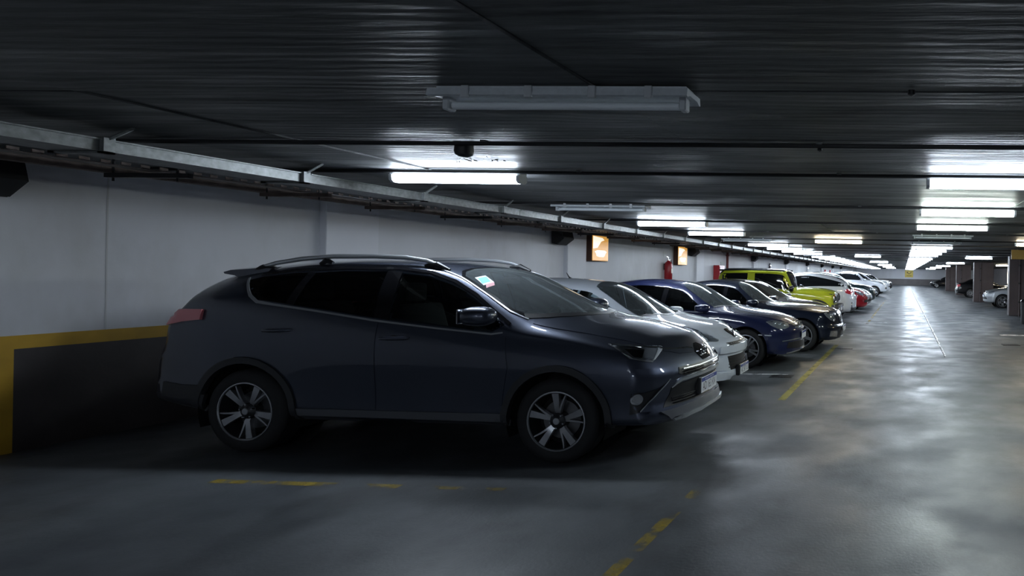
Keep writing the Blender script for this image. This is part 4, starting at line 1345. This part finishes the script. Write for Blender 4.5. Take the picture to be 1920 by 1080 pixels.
B().bbox(h.x - .02, h.x + .034, -.24, .24, .235, .385, .01, 1).obj('plate_carrier', M['black'], c.root)
# black square badge with a small silver rampant figure
h = c.on(FRONT, 0, .775)
bd = c.patch('badge', [(-.075, .85), (.075, .85), (.085, .80), (.07, .742), (-.07, .742), (-.085, .80)], M['blackgl'], FRONT, .010, .014, .04)
bb = B()
bb.tube([(0, -.02, -.045), (0, .0, -.02), (0, -.012, .005), (0, .01, .025), (0, -.005, .045)], [.006, .010, .011, .010, .006], 6)
bb.tube([(0, -.01, .005), (0, -.035, .015)], .005, 6).tube([(0, .005, .0), (0, -.03, -.008)], .005, 6).tube([(0, .0, -.02), (0, .03, -.045)], .006, 6).tube([(0, .01, -.02), (0, .04, .0), (0, .035, .02)], .004, 6)
bb.obj('badge_figure', M['chrome'], bd, (h.x + .016, 0, .797), (0, -.5, 0))
mirror_(c, -.42, .87, 1.03, .17, .13, .2)
c.arcs('arch_lip', P_WHITE, .03, .008, .03); c.liners(); c.put_wheels('star7', True)
cabin(c)
B().tube([(-1.55, 0, 1.50), (-1.62, 0, 1.535), (-1.66, 0, 1.60)], [.012, .010, .004], 6).obj('aerial', M['black'], c.root)
c.finish()

# --- navy saloon, third in the row
P_NAVY = paint('paint_navy', (0.012, 0.017, 0.060), 0.35, 0.28)
S3 = gen(wb=2.75, fo=.86, ro=1.10, W=.91, H=1.50, zhf=.76, zcowl=1.02, xcowl=-.34, xwt=-1.25, swF=.30, xrt=-2.75, zrt=1.40, xdk=-3.40, zdk=1.10, ztail=1.02, zbf=.94, zbr=1.0, tyre=.335, wr=.56,
         rakeF=[(.17, -.10), (.26, 0), (.40, -.01), (.55, -.005), (.64, -.01), (.70, -.05), (.76, -.14), (.84, -.26)])
c = Car('parked_saloon', S3, (-2.70, 11.27, 0), 0, 'navy blue saloon between the white hatchback and the black saloon', P_NAVY)
side_windows(c, [(-3.1, -2.5), (-2.45, -1.52), (-1.44, -.62)], M['glassd'])
windscreen(c, M['glassw'])
bonnet(c, P_NAVY); doors(c, P_NAVY, -.46, -1.48, -2.5)
lamps_front(c, [(-.34, .80), (-.22, .815), (.02, .79), (.13, .755), (.10, .70), (-.02, .675), (-.18, .69), (-.28, .74)], 45, 'satin', ((-.14, .748), (-.02, .735)), .048)
c.patch('grille', [(-.46, .765), (0, .775), (.46, .765), (.36, .66), (0, .645), (-.36, .66)], M['black'], FRONT, .006, .02, .05)
for z in (.675, .70, .725, .75):
    c.strip('grille_slat', [(-.40, z), (0, z + .006), (.40, z)], .010, M['chrome'], FRONT, .014, .012, .06)
h = c.on(FRONT, 0, .715)
e_ = B()
e_.tube([(0, .062 * math.cos(2 * math.pi * i / 24), .062 * math.sin(2 * math.pi * i / 24)) for i in range(24)], .007, 6, closed=True)
e_.tube([(0, -.026, .054), (0, 0, .006), (0, .026, .054)], .005, 6).tube([(0, -.05, .03), (0, -.022, -.05), (0, 0, -.005), (0, .022, -.05), (0, .05, .03)], .005, 6)
e_.obj('round_badge', M['chrome'], c.root, (h.x + .02, 0, .715), (0, -.1, 0))
c.patch('lower_intake', [(-.62, .44), (.62, .44), (.66, .34), (.3, .31), (-.3, .31), (-.66, .34)], M['black'], FRONT, .006, .02, .05)
c.strip('bumper_trim', [(-.75, .47), (-.4, .485), (0, .49), (.4, .485), (.75, .47)], .014, M['chrome'], FRONT, .012, .012, .06)
c.strip('bumper_lip', [(-.66, .255), (-.3, .27), (0, .272), (.3, .27), (.66, .255)], .016, M['satin'], FRONT, .012, .02, .06)
for s in (-1, 1):
    c.strip('side_marker', [(-.25, .585), (-.05, .575)], .016, M['satin'], 'diag', .006, .008, .05, s=s, a=60)
h = c.on(FRONT, 0, .53)
plate(c, (h.x + .012, 0, .535), 0, None, .42, .135)
mirror_(c, -.72, .89, 1.02, .19, .13, .2)
c.strip('window_trim', [(-.75, .945), (-1.5, .965), (-2.6, .99), (-3.1, .995)], .012, M['satin'], SIDE, .008, .01, .08, mirror=True)
c.arcs('arch_lip', P_NAVY, .03, .008, .03); c.liners(); c.put_wheels('twin5', True)
cabin(c)
c.finish()

# --- black-blue saloon with upright chrome grille, fourth
P_INK = paint('paint_midnight_blue', (0.008, 0.012, 0.026), 0.35, 0.26)
S4 = gen(wb=2.80, fo=.80, ro=1.10, W=.90, H=1.47, zhf=.84, zcowl=1.00, xcowl=-.72, xwt=-1.48, swF=.28, xrt=-2.75, zrt=1.37, xdk=-3.4, zdk=1.08, ztail=1.0, zbf=.93, zbr=.98, tyre=.33, wr=.55,
         rakeF=[(.17, -.12), (.25, -.02), (.40, 0), (.50, 0), (.56, -.05), (.70, -.07), (.80, -.12), (.84, -.17), (.9, -.25)], bendF=(.30, 2.2, .10))
c = Car('parked_saloon', S4, (-2.14, 13.68, 0), 0, 'midnight blue saloon with upright chrome grille, fourth from the viewer', P_INK)
side_windows(c, [(-3.1, -2.55), (-2.5, -1.72), (-1.64, -1.02)], M['glassd'])
windscreen(c, M['glassw'])
bonnet(c, P_INK); doors(c, P_INK, -.5, -1.68, -2.55)
lamps_front(c, [(-.22, .83), (-.10, .84), (.06, .76), (.17, .66), (.10, .625), (-.04, .66), (-.16, .74)], 45, 'satin', ((-.09, .77), (.05, .69)), .055)
GR = [(-.23, .80), (0, .825), (.23, .80), (.27, .74), (.20, .58), (0, .555), (-.20, .58), (-.27, .74)]
c.patch('grille', GR, M['black'], FRONT, .02, .05, .05)
c.strip('grille_surround', GR + [GR[0]], .022, M['chrome'], FRONT, .028, .04, .05)
for z in (.61, .65, .69, .73, .77):
    c.strip('grille_slat', [(-.22, z), (0, z + .006), (.22, z)], .011, M['chrome'], FRONT, .03, .014, .06)
h = c.on(FRONT, 0, .70)
B().tube([(h.x + .03, 0, .575), (h.x + .03, 0, .815)], .008, 6).obj('grille_rib', M['chrome'], c.root)
h = c.on(TOP, .60, 0)
st_ = B().tube([(0, .035 * math.cos(2 * math.pi * i / 18), .05 + .035 * math.sin(2 * math.pi * i / 18)) for i in range(18)], .004, 6, closed=True)
for k in range(3):
    a_ = math.pi / 2 + k * 2 * math.pi / 3
    st_.tube([(0, 0, .05), (0, .035 * math.cos(a_), .05 + .035 * math.sin(a_))], [.006, .002], 6)
st_.tube([(0, 0, 0), (0, 0, .015)], .008, 6).obj('bonnet_star', M['chrome'], c.root, (.60, 0, h.z))
c.strip('bumper_trim', [(-.78, .515), (-.4, .53), (0, .535), (.4, .53), (.78, .515)], .016, M['chrome'], FRONT, .012, .012, .06)
c.patch('lower_intake', [(-.36, .42), (.36, .42), (.40, .30), (-.40, .30)], M['black'], FRONT, .005, .02, .05)
for s in (-1, 1):
    FGP = [(s * .50, .42), (s * .72, .43), (s * .74, .33), (s * .48, .30)]
    c.patch('fog_recess', FGP, M['black'], FRONT, .005, .02, .05)
    c.strip('fog_trim', FGP + [FGP[0]], .016, M['chrome'], FRONT, .010, .012, .05)
h = c.on(FRONT, 0, .46)
plate(c, (h.x + .03, 0, .462), 0, None, .42, .13)
mirror_(c, -1.02, .88, 1.01, .19, .13, .2)
c.strip('window_trim', [(-1.05, .935), (-1.7, .95), (-3.1, .975)], .012, M['satin'], SIDE, .008, .01, .08, mirror=True)
c.arcs('arch_lip', P_INK, .03, .008, .03); c.liners(); c.put_wheels('five', True)
cabin(c)
c.finish()

# --- charcoal hatchback half hidden behind it
P_CHAR = paint('paint_charcoal', (0.035, 0.035, 0.038), 0.5, 0.3)
S5 = gen(wb=2.6, fo=.80, ro=.75, W=.87, H=1.47, zhf=.76, zcowl=.99, xcowl=-.28, xwt=-1.25, xrt=-2.7, zrt=1.4, xdk=-3.2, zdk=1.1, ztail=1.0, zbf=.92, zbr=1.0, tyre=.32, res=.6)
c = Car('parked_hatchback', S5, (-2.66, 16.3, 0), 0, 'charcoal hatchback half hidden between the midnight saloon and lime off-roader', P_CHAR)
side_windows(c, [(-2.9, -2.2), (-2.14, -1.36), (-1.29, -.58)], M['glassop'], hole=False)
windscreen(c, M['glassw'])
bonnet(c, P_CHAR)
lamps_front(c, [(-.30, .80), (0, .78), (.12, .73), (.0, .66), (-.2, .70)], 45, 'satin', ((-.08, .73),), .05)
c.patch('grille', [(-.4, .70), (.4, .70), (.34, .60), (-.34, .60)], M['black'], FRONT, .005, .02, .06)
c.patch('lower_intake', [(-.5, .45), (.5, .45), (.45, .32), (-.45, .32)], M['black'], FRONT, .005, .02, .06)
mirror_(c, -.62, .85, 1.0, .17, .13, .18)
c.liners(); c.put_wheels('five', True)
cabin(c)
c.finish()
# --- lime off-roader with black roof
P_LIME = paint('paint_lime', (0.42, 0.50, 0.03), 0.0, 0.35)
S6 = gen(wb=2.36, fo=.55, ro=.68, W=.80, H=1.76, zhf=1.10, zcowl=1.20, xcowl=-.66, xwt=-.98, zwt=1.73, xrt=-2.85, zrt=1.74, xdk=-2.98, zdk=1.60, ztail=1.40, zbf=1.12, zbr=1.13, tyre=.35, wr=.70, swF=.05, res=.7,
         rakeF=[(.40, -.05), (.55, 0), (.9, -.01), (1.02, -.02), (1.10, -.06)], rakeR=[(.4, .03), (.7, 0), (1.3, .02), (1.7, .04)], bendF=(.05, 3, .05), bendR=(.04, 3, .04), drop=.035, sill=.38, roofp=3.5, arch=.46, bulge=.01, tail_sw=.03,
         shape=[(0, .97), (.1, .995), (.5, 1.0), (.9, 1.0), (1, .985)])
S6['smooth'] = 1
c = Car('parked_off_roader', S6, (-2.60, 18.9, 0), 0, 'boxy lime green off-roader with black roof', P_LIME)
side_windows(c, [(-2.86, -2.08), (-1.86, -.78)], M['glassop'], hole=False, gapT=.10, gapB=.03, pillars=False)
RF = [(-.98, .60), (-1.05, .70), (-2.9, .70), (-2.98, .6)]
c.patch('roof_panel', [(-.99, .62), (-1.1, .655), (-2.88, .655), (-2.95, .6)] + [(x, -y) for x, y in [(-.99, .62), (-1.1, .655), (-2.88, .655), (-2.95, .6)][::-1]], M['blackgl'], TOP, .02, .03, .08)
for s in (-1, 1):
    B().tube([(-.98, s * .70, 1.715), (-2.0, s * .705, 1.725), (-2.95, s * .69, 1.70)], .024, 8).obj('roof_gutter', M['black'], c.root)
c.patch('windscreen', [(-.705, -.60), (-.685, 0), (-.705, .60), (-.95, .57), (-.955, 0), (-.95, -.57)], M['glassop'], TOP, .004, .008, .07)
c.patch('front_door', [(-.56, .62), (-.60, .50), (-1.80, .50), (-1.80, 1.11), (-.60, 1.11)], P_LIME, SIDE, .004, .01, .07, mirror=True)
c.patch('bonnet', [(.50, .52), (.3, .60), (-.55, .63), (-.58, 0), (-.55, -.63), (.3, -.60), (.50, -.52)], P_LIME, TOP, .02, .03, .07)
c.patch('grille_panel', [(-.66, 1.04), (.66, 1.04), (.66, .76), (-.66, .76)], M['black'], FRONT, .01, .02, .06)
h = c.on(FRONT, 0, .9)
for k in range(5):
    y_ = -.28 + .14 * k
    B().bbox(h.x + .008, h.x + .02, y_ - .05, y_ + .05, .80, 1.0, .006, 1).obj('grille_slot', M['alloyd'], c.root)
for s in (-1, 1):
    h = c.on(FRONT, s * .55, .92)
    hl = B().lathe([(0, .0), (.07, .01), (.105, .03), (.115, .0), (.125, .0), (.13, -.03)], 22, 'x').obj('round_headlamp', M['chrome'], c.root, (h.x + .02, s * .55, .91))
    B().lathe([(0, .045), (.07, .038), (.105, .02)], 20, 'x').obj('lens', M['lens'], hl)
    B().lathe([(0, .02), (.03, .015), (.035, 0)], 12, 'x').obj('indicator', M['orange'], c.root, (h.x + .02, s * .70, 1.0))
B().bbox(.42, .68, -.78, .78, .45, .72, .05).obj('front_bumper', M['black'], c.root)
for s in (-1, 1):
    B().lathe([(0, .02), (.05, .01), (.06, 0)], 14, 'x').obj('fog_lamp', M['satin'], c.root, (.68, s * .58, .57))
plate(c, (.685, 0, .60), 0, None, .42, .13)
c.arcs('wheel_flare', M['black'], .07, .06, .09, -5, 185)
c.strip('lower_cladding', [(-.55, .45), (-1.8, .45)], .12, M['black'], SIDE, .01, .02, .08, mirror=True)
mirror_(c, -.72, .80, 1.18, .20, .18, .12, M['blackgl'])
c.liners(); c.put_wheels('five', True)
c.finish()

def rear_glass(c, poly, m='glassop'):
    c.patch('rear_window', poly, M[m], REAR, .005, .01, .08)

# --- white crossover parked nose in, tail towards the lane
P_PEARL = paint('paint_pearl_white', (0.66, 0.69, 0.74), 0.0, 0.3)
S7 = gen(wb=2.70, fo=.88, ro=.88, W=.91, H=1.68, zhf=.92, zcowl=1.12, xcowl=-.35, xwt=-1.2, zwt=1.60, xrt=-2.75, zrt=1.58, xdk=-3.45, zdk=1.28, ztail=1.2, zbf=1.05, zbr=1.20, tyre=.35, wr=.58, res=.7, sill=.26,
         rakeR=[(.3, .10), (.5, 0), (.75, .0), (.95, .06), (1.1, .10), (1.2, .22)], bendR=(.22, 2.0, .12))
c = Car('parked_crossover', S7, (-5.24, 21.5, 0), math.pi, 'white crossover parked tail outward past the lime off-roader', P_PEARL)
side_windows(c, [(-3.2, -2.62), (-2.55, -1.6), (-1.52, -.7)], M['glassop'], hole=False)
windscreen(c, M['glassop'], False)
c.patch('rear_window', [(-3.42, -.48), (-3.42, .48), (-2.92, .44), (-2.92, -.44)], M['glassop'], TOP, .005, .01, .08)
for s in (-1, 1):
    tl = c.patch('tail_lamp', [(-3.24, 1.10), (-3.33, 1.13), (-3.46, 1.10), (-3.56, 1.02), (-3.52, .96), (-3.38, .96), (-3.28, 1.0)], M['tail'], SIDE, .012, .03, .05, s=s)
    c.patch('reverse_lamp', [(s * .42, 1.06), (s * .66, 1.08), (s * .66, 1.0), (s * .48, .98)], M['tail'], REAR, .012, .03, .05)
    h = c.on(REAR, s * .60, .62)
    B().tube([(h.x - .005, s * .60 + .11 * math.cos(2 * math.pi * i / 18), .60 + .09 * math.sin(2 * math.pi * i / 18)) for i in range(18)], .016, 6, closed=True).obj('fog_ring', M['chrome'], c.root)
c.patch('rear_bumper_skirt', [(-.66, .50), (.66, .50), (.6, .34), (-.6, .34)], M['black'], REAR, .012, .03, .06)
h = c.on(REAR, 0, .85); plate(c, (h.x - .012, 0, .86), math.pi, None, .42, .13)
doors(c, P_PEARL, -.45, -1.55, -2.45)
c.arcs('arch_lip', P_PEARL, .03, .008, .03); mirror_(c, -.75, .89, 1.15, .18, .14, .18); c.liners(); c.put_wheels('twin5', True)
c.finish()

# --- simpler cars farther down the row; each has the same kit of parts
def plain_car(name, sp, loc, rz, label, pm, spans, wheel='five', rails=False, lampb='satin', tail=False, opts=None):
    c = Car(name, sp, loc, rz, label, pm)
    q = sp['meta']
    side_windows(c, spans, M['glassop'], hole=False)
    windscreen(c, M['glassop'], False)
    bonnet(c, pm)
    zh = q['zhf']
    lamps_front(c, [(-.32, zh + .05), (-.15, zh + .055), (.06, zh + .0), (.14, zh - .05), (.04, zh - .12), (-.12, zh - .10), (-.26, zh - .04)], 45, lampb, ((-.12, zh - .02), (.0, zh - .05)), .045)
    c.patch('grille', [(-.42, zh - .04), (0, zh - .03), (.42, zh - .04), (.36, zh - .17), (-.36, zh - .17)], M['black'], FRONT, .006, .02, .07)
    c.strip('grille_bar', [(-.40, zh - .10), (0, zh - .09), (.40, zh - .10)], .022, M['chrome'], FRONT, .014, .012, .08)
    c.patch('lower_intake', [(-.5, zh - .30), (.5, zh - .30), (.56, zh - .42), (-.56, zh - .42)], M['black'], FRONT, .006, .02, .07)
    for s in (-1, 1):
        h = c.on(FRONT, s * .62, zh - .34)
        B().lathe([(0, .012), (.035, .006), (.045, 0)], 12, 'x').obj('fog_lamp', M['satin'], c.root, h)
        c.patch('tail_lamp', [(sp['xR'] + .02, .98), (sp['xR'] + .34, 1.0), (sp['xR'] + .30, .84), (sp['xR'] + .05, .80)], M['tail'], SIDE, .01, .03, .05, s=s)
    h = c.on(FRONT, 0, zh - .24); plate(c, (h.x + .012, 0, zh - .24), 0, None, .42, .13)
    mirror_(c, q['xcowl'] - q['swF'], q['W'] - .02, float(c.F['zB'](q['xcowl'] - q['swF'])) + .10, .18, .14, .18)
    doors(c, pm, -.45, (spans[-1][0] + spans[-2][1]) / 2, (spans[-2][0]) - .02)
    if rails:
        for s in (-1, 1):
            pts = []
            for x, u_ in zip(np.linspace(q['xwt'] - .1, q['xrt'] + .1, 7), (.0, .04, .05, .05, .05, .04, 0)):
                pts.append((float(x), s * (q['wr'] - .06), c.on(TOP, float(x), s * (q['wr'] - .06)).z + u_))
            B().tube(pts, .018, 8).obj('roof_rail', M['satin'], c.root)
    c.arcs('arch_lip', pm, .03, .008, .03)
    c.liners(); c.put_wheels(wheel, True)
    c.finish()
    return c

def suvspec(**k):
    d = dict(wb=2.70, fo=.90, ro=.90, W=.91, H=1.68, zhf=.92, zcowl=1.12, xcowl=-.35, xwt=-1.2, zwt=1.60, xrt=-3.0, zrt=1.60, xdk=-3.45, zdk=1.35, ztail=1.2, zbf=1.05, zbr=1.14, tyre=.35, wr=.60, res=.6, sill=.26)
    d.update(k); return gen(**d)
def hatspec(**k):
    d = dict(wb=2.6, fo=.85, ro=.75, W=.87, H=1.50, zhf=.80, zcowl=1.03, xcowl=-.25, xwt=-1.15, xrt=-2.75, zrt=1.42, xdk=-3.2, zdk=1.15, ztail=1.05, zbf=.95, zbr=1.02, tyre=.32, res=.6)
    d.update(k); return gen(**d)
SPS = [(-3.1, -2.62), (-2.55, -1.6), (-1.52, -.72)]
SPH = [(-2.9, -2.3), (-2.24, -1.36), (-1.29, -.58)]
P_SILV = paint('paint_silver', (0.40, 0.42, 0.44), 0.8, 0.32)
P_REDC = paint('paint_crimson', (0.30, 0.010, 0.018), 0.2, 0.3)
P_TEAL = paint('paint_dark_teal', (0.025, 0.045, 0.05), 0.5, 0.3)
P_BLK = paint('paint_black', (0.008, 0.008, 0.010), 0.2, 0.25)
plain_car('parked_suv', suvspec(H=1.74), (-2.95, 24.1, 0), 0, 'grey SUV whose railed roof shows behind the white crossover', P_CHAR, SPS, rails=True)
plain_car('parked_hatchback', hatspec(H=1.56, zhf=.86, zcowl=1.10), (-2.40, 26.7, 0), 0, 'crimson red hatchback facing the lane', P_REDC, SPH)
plain_car('parked_hatchback', hatspec(), (-2.38, 29.3, 0), 0, 'silver hatchback just beyond the red one', P_SILV, SPH)
plain_car('parked_suv', suvspec(H=1.74), (-2.42, 33.0, 0), 0, 'dark teal SUV between the silver hatchback and the tall white SUV', P_TEAL, SPS)
plain_car('parked_suv', suvspec(H=1.84, zhf=1.0, zcowl=1.22, zwt=1.74, zrt=1.76, zbf=1.14, zbr=1.22, tyre=.39, sill=.36), (-2.15, 45.5, 0), 0, 'tall white SUV with black wheel arches far down the left row', P_PEARL, SPS)
plain_car('parked_suv', suvspec(H=1.80, zhf=.98, zcowl=1.2), (-2.1, 53.5, 0), 0, 'second far white SUV, half hidden behind the tall white one', P_PEARL, SPS)
plain_car('parked_suv', suvspec(), (-2.05, 60.0, 0), 0, 'black SUV at the far end of the left row', P_BLK, SPS)
# right-hand bays
plain_car('parked_crossover', suvspec(H=1.58, zhf=.86, zcowl=1.08), (5.18, 33.25, 0), math.pi, 'silver crossover facing the lane between two columns on the right', P_SILV, SPS, 'twin5')
plain_car('parked_hatchback', hatspec(), (6.1, 36.2, 0), math.pi, 'black hatchback behind the silver crossover on the right', P_BLK, SPH)
plain_car('parked_saloon', gen(wb=2.75, fo=.9, ro=1.10, W=.91, H=1.48, zhf=.76, zcowl=1.02, xcowl=-.47, xwt=-1.33, xrt=-2.6, zrt=1.42, xdk=-3.35, zdk=1.14, ztail=1.08, zbf=.94, zbr=1.02, tyre=.335, wr=.56, res=.6), (7.85, 48.1, 0), 0, 'black saloon with its tail towards the lane on the right', P_BLK, [(-3.0, -2.5), (-2.45, -1.52), (-1.44, -.72)], 'multi')
plain_car('parked_hatchback', hatspec(), (4.3, 81.5, 0), math.pi, 'farthest dark car on the right before the end wall', P_BLK, SPH)

# ------------------------------------------------------------------ floor markings
def fline(name, pts, w_, m, label, cat, z=.0025):
    """flat painted line along points on the floor"""
    L_, R_ = [], []
    n = len(pts)
    for i, p in enumerate(pts):
        a, b = Vector(pts[max(i - 1, 0)]), Vector(pts[min(i + 1, n - 1)])
        t = (b - a).normalized(); q = Vector((-t.y, t.x)) * w_ / 2
        L_.append((p[0] + q.x, p[1] + q.y)); R_.append((p[0] - q.x, p[1] - q.y))
    o = B().prism(L_ + R_[::-1], 'z', .0004, z).obj(name, m, angle=0)
    tag(o, label, cat)
    return o
fline('lane_line', [(-1.57, 2.4), (-1.555, 3.6), (-1.53, 4.6)], .085, M['floor_yellow2'], 'worn yellow line on the floor at the bottom edge of the picture', 'floor line')
fline('lane_line', [(-1.56, 7.9), (-1.53, 14.2)], .10, M['floor_yellow'], 'yellow line along the lane in front of the white hatchback', 'floor line')
fline('lane_line', [(-1.2, 20.3), (-1.15, 40.0)], .09, M['floor_yellow2'], 'faint yellow line farther along the parked noses', 'floor line')
fline('bay_line', [(-5.2, 4.38), (-3.75, 4.41)], .075, M['floor_yellow2'], 'worn yellow bay line on the floor beside the SUV', 'floor line')
fline('bay_line', [(-3.5, 4.42), (-2.95, 4.43)], .06, M['floor_yellow2'], 'short faded remnant of the yellow bay line by the front wheel', 'floor line')
fline('bay_line', [(-3.1, 9.78), (-1.85, 9.9)], .05, M['floor_white'], 'thin pale bay line in front of the white hatchback', 'floor line')
fline('bay_line', [(-1.35, 21.0), (-.55, 21.05)], .07, M['floor_white'], 'pale bay mark ahead of the white crossover', 'floor line')
random.seed(3)
pts = []
y = 12.7
while y < 90:
    pts.append((.885 + random.uniform(-.015, .015), y)); y += .35
fline('aisle_line', pts, .035, M['floor_white'], 'thin broken white line running down the aisle', 'floor line')
fline('floor_arrow', [(2.75, 17.55), (4.2, 17.6)], .28, M['floor_white'], 'faded white floor marking at the right edge', 'floor marking')

def grate(x, y, w_, d_, label):
    e = empty('floor_drain', (x, y, 0))
    B().box(-w_ / 2, w_ / 2, -d_ / 2, d_ / 2, .0005, .004).obj('frame', M['black'], e)
    n_ = 8
    for k in range(n_):
        xx = -w_ / 2 + w_ * (k + .5) / n_
        B().box(xx - w_ / n_ * .28, xx + w_ / n_ * .28, -d_ * .4, d_ * .4, .004, .007).obj('bar', M['alloyd'], e)
    tag(e, label, 'drain')
grate(-1.92, 9.70, .36, .26, 'small dark drain grate in front of the white hatchback')
grate(-1.30, 13.55, .40, .2, 'small dark drain grate in front of the midnight saloon')
grate(2.62, 15.05, .42, .36, 'dark drain cover in the aisle at the right')

# ------------------------------------------------------------------ things on the left wall
def speaker(y, label):
    e = empty('speaker_box', (WX, y, 2.2))
    pr = [(0.03, .0), (.13, -.03), (.30, .10), (.25, .30), (.03, .28)]
    B().prism(pr, 'y', -.20, .20).obj('cabinet', M['black'], e)
    B().prism([(.132, -.03), (.302, .10), (.308, .105), (.138, -.035)], 'y', -.18, .18).obj('grille', M['alloyd'], e)
    B().box(0, .04, -.05, .05, .06, .22).obj('bracket', M['galv'], e)
    tag(e, label, 'speaker', 'black boxes along the wall')
LB = ['black wedge box on the wall cut by the left picture edge', 'black wedge box on the wall just before the first amber board', 'black wedge box just past the second amber board', 'black wedge box above the lime off-roader']
for k in range(9):
    y = [4.52, 12.95, 21.3][k] if k < 3 else 30.1 + 8.4 * (k - 3)
    speaker(y, LB[k] if k < 4 else '%s black wedge box on the wall beyond the lime off-roader' % ORD[k - 3])

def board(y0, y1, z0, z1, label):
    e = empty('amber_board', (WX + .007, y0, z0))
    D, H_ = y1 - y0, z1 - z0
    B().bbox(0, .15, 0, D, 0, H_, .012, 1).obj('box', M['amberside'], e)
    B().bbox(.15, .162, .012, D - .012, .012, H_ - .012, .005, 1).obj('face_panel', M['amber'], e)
    B().prism([(D * .04, H_ * .46), (D * .3, H_ * .50), (D * .52, H_ * .74), (D * .72, H_ * .80), (D * .6, H_ * .88), (D * .04, H_ * .92)], 'x', .162, .166).obj('pale_patch', M['pale_glow'], e)
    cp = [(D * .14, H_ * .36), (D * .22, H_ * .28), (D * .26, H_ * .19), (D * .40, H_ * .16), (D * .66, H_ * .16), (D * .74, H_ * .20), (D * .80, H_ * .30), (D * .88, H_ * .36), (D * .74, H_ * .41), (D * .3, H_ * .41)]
    B().prism(cp, 'x', .162, .166).obj('pale_patch', M['pale_glow'], e)
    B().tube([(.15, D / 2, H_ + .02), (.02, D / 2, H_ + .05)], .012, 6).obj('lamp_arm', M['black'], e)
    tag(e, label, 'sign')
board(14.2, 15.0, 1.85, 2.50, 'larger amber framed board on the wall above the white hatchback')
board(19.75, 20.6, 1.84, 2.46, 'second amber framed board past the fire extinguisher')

e = empty('fire_extinguisher', (WX + .14, 19.0, 1.37))
B().lathe([(0, 0), (.11, 0), (.12, .02), (.12, .46), (.10, .53), (.05, .57), (.04, .60), (0, .60)], 20, 'z').obj('cylinder', M['red'], e)
B().lathe([(0, .60), (.045, .60), (.045, .66), (.02, .67), (0, .67)], 12, 'z').obj('valve', M['chrome'], e)
B().tube([(0, 0, .66), (.0, -.06, .70), (0, -.16, .72)], .014, 6).obj('handle', M['chrome'], e)
B().tube([(0, .03, .64), (.02, .13, .62), (.05, .16, .50), (.06, .15, .2), (.06, .15, .1)], .014, 6).obj('hose', M['black'], e)
B().box(.105, .1235, -.05, .05, .2, .34).obj('label_patch', M['cream'], e)
B().box(-.14, -.10, -.03, .03, .3, .5).obj('wall_bracket', M['black'], e)
tag(e, 'red fire extinguisher on the wall between the two amber boards', 'fire extinguisher')
b = B().lathe([(0, 0), (.11, 0), (.11, .008), (0, .008)], 24, 'x').obj('round_sign', M['paper'], None, (WX, 19.0, 2.18))
tag(b, 'round white sign above the fire extinguisher', 'sign')

e = empty('hose_cabinet', (WX + .007, 24.0, 1.05))
B().bbox(0, .24, 0, .75, 0, .85, .012, 1).obj('case', M['red'], e)
B().bbox(.24, .252, .05, .70, .05, .80, .004, 1).obj('door', M['red'], e)
B().bbox(.252, .275, .58, .64, .38, .48, .004, 1).obj('latch', M['chrome'], e)
tag(e, 'red fire hose cabinet on the wall behind the lime off-roader', 'cabinet')
b = B().bbox(0, .02, 0, .5, 0, .34, .004, 1).obj('white_notice', M['paper'], None, (WX, 24.95, 1.72))
tag(b, 'white notice on the wall beside the red cabinet', 'sign')
e = empty('standpipe', (WX + .10, 25.6, 0))
B().tube([(0, 0, .0), (0, 0, CEIL - .01)], .055, 10).obj('pipe', M['redpipe'], e)
for z in (.7, 1.5, 2.3):
    B().tube([(0, 0, z), (0, 0, z + .06)], .075, 10).obj('collar', M['redpipe'], e)
tag(e, 'dark red standpipe running up the wall beside the red cabinet', 'pipe')
for k, y in enumerate((34.0, 47.5)):
    e = empty('wall_bell', (WX + .0, y, 2.02))
    B().lathe([(0, .0), (.13, .0), (.15, .05), (.11, .10), (0, .13)], 18, 'x').obj('gong', M['chrome'], e)
    B().bbox(0, .10, -.09, .09, -.28, -.12, .01, 1).obj('base', M['black'], e)
    tag(e, 'silver round alarm on the wall above the lime off-roader' if k == 0 else 'silver round alarm farther along the left wall', 'alarm')
for k, y in enumerate((58.0, 62.0)):
    b = B().bbox(0, .12, 0, .45, 0, .5, .01, 1).obj('red_wall_box', M['red'], None, (WX, y, 1.5))
    tag(b, ['red box on the far left wall, nearer of two', 'red box on the far left wall, farther of two'][k], 'box')

# ------------------------------------------------------------------ yellow signs and bin
e = empty('direction_sign', (.80, YF - .04, 1.26))
B().bbox(-.65, .65, 0, .03, 0, 1.12, .02, 1).obj('panel', M['signy'], e)
B().tube([(-.35, -.004, .80), (0, -.004, .52), (.35, -.004, .80)], .045, 6).tube([(-.35, -.004, .80), (-.12, -.004, .84)], .04, 6).obj('arrow', M['amberside'], e)
B().tube([(-.4, -.004, .22), (.4, -.004, .22)], .03, 6).obj('bar_mark', M['amberside'], e)
tag(e, 'yellow direction sign on the far end wall', 'sign')
e = empty('hanging_sign', (3.45, 20.0, 2.22))
B().bbox(0, 1.2, 0, .08, 0, .31, .012, 1).obj('panel', M['ochre'], e)
for x in (.2, 1.0):
    B().tube([(x, .04, .31), (x, .04, .345)], .012, 6).obj('hanger', M['galv'], e)
tag(e, 'yellow sign hanging at the right edge before the column', 'sign')
e = empty('waste_bin', (4.42, 21.9, 0))
B().lathe([(0, 0), (.24, 0), (.27, .03), (.29, .78), (.27, .80), (0, .80)], 22, 'z').obj('body', M['black'], e)
B().lathe([(.0, .93), (.12, .91), (.27, .84), (.30, .80), (.30, .77), (.28, .77)], 22, 'z').obj('lid', M['blackgl'], e)
tag(e, 'black waste bin at the right picture edge', 'bin')
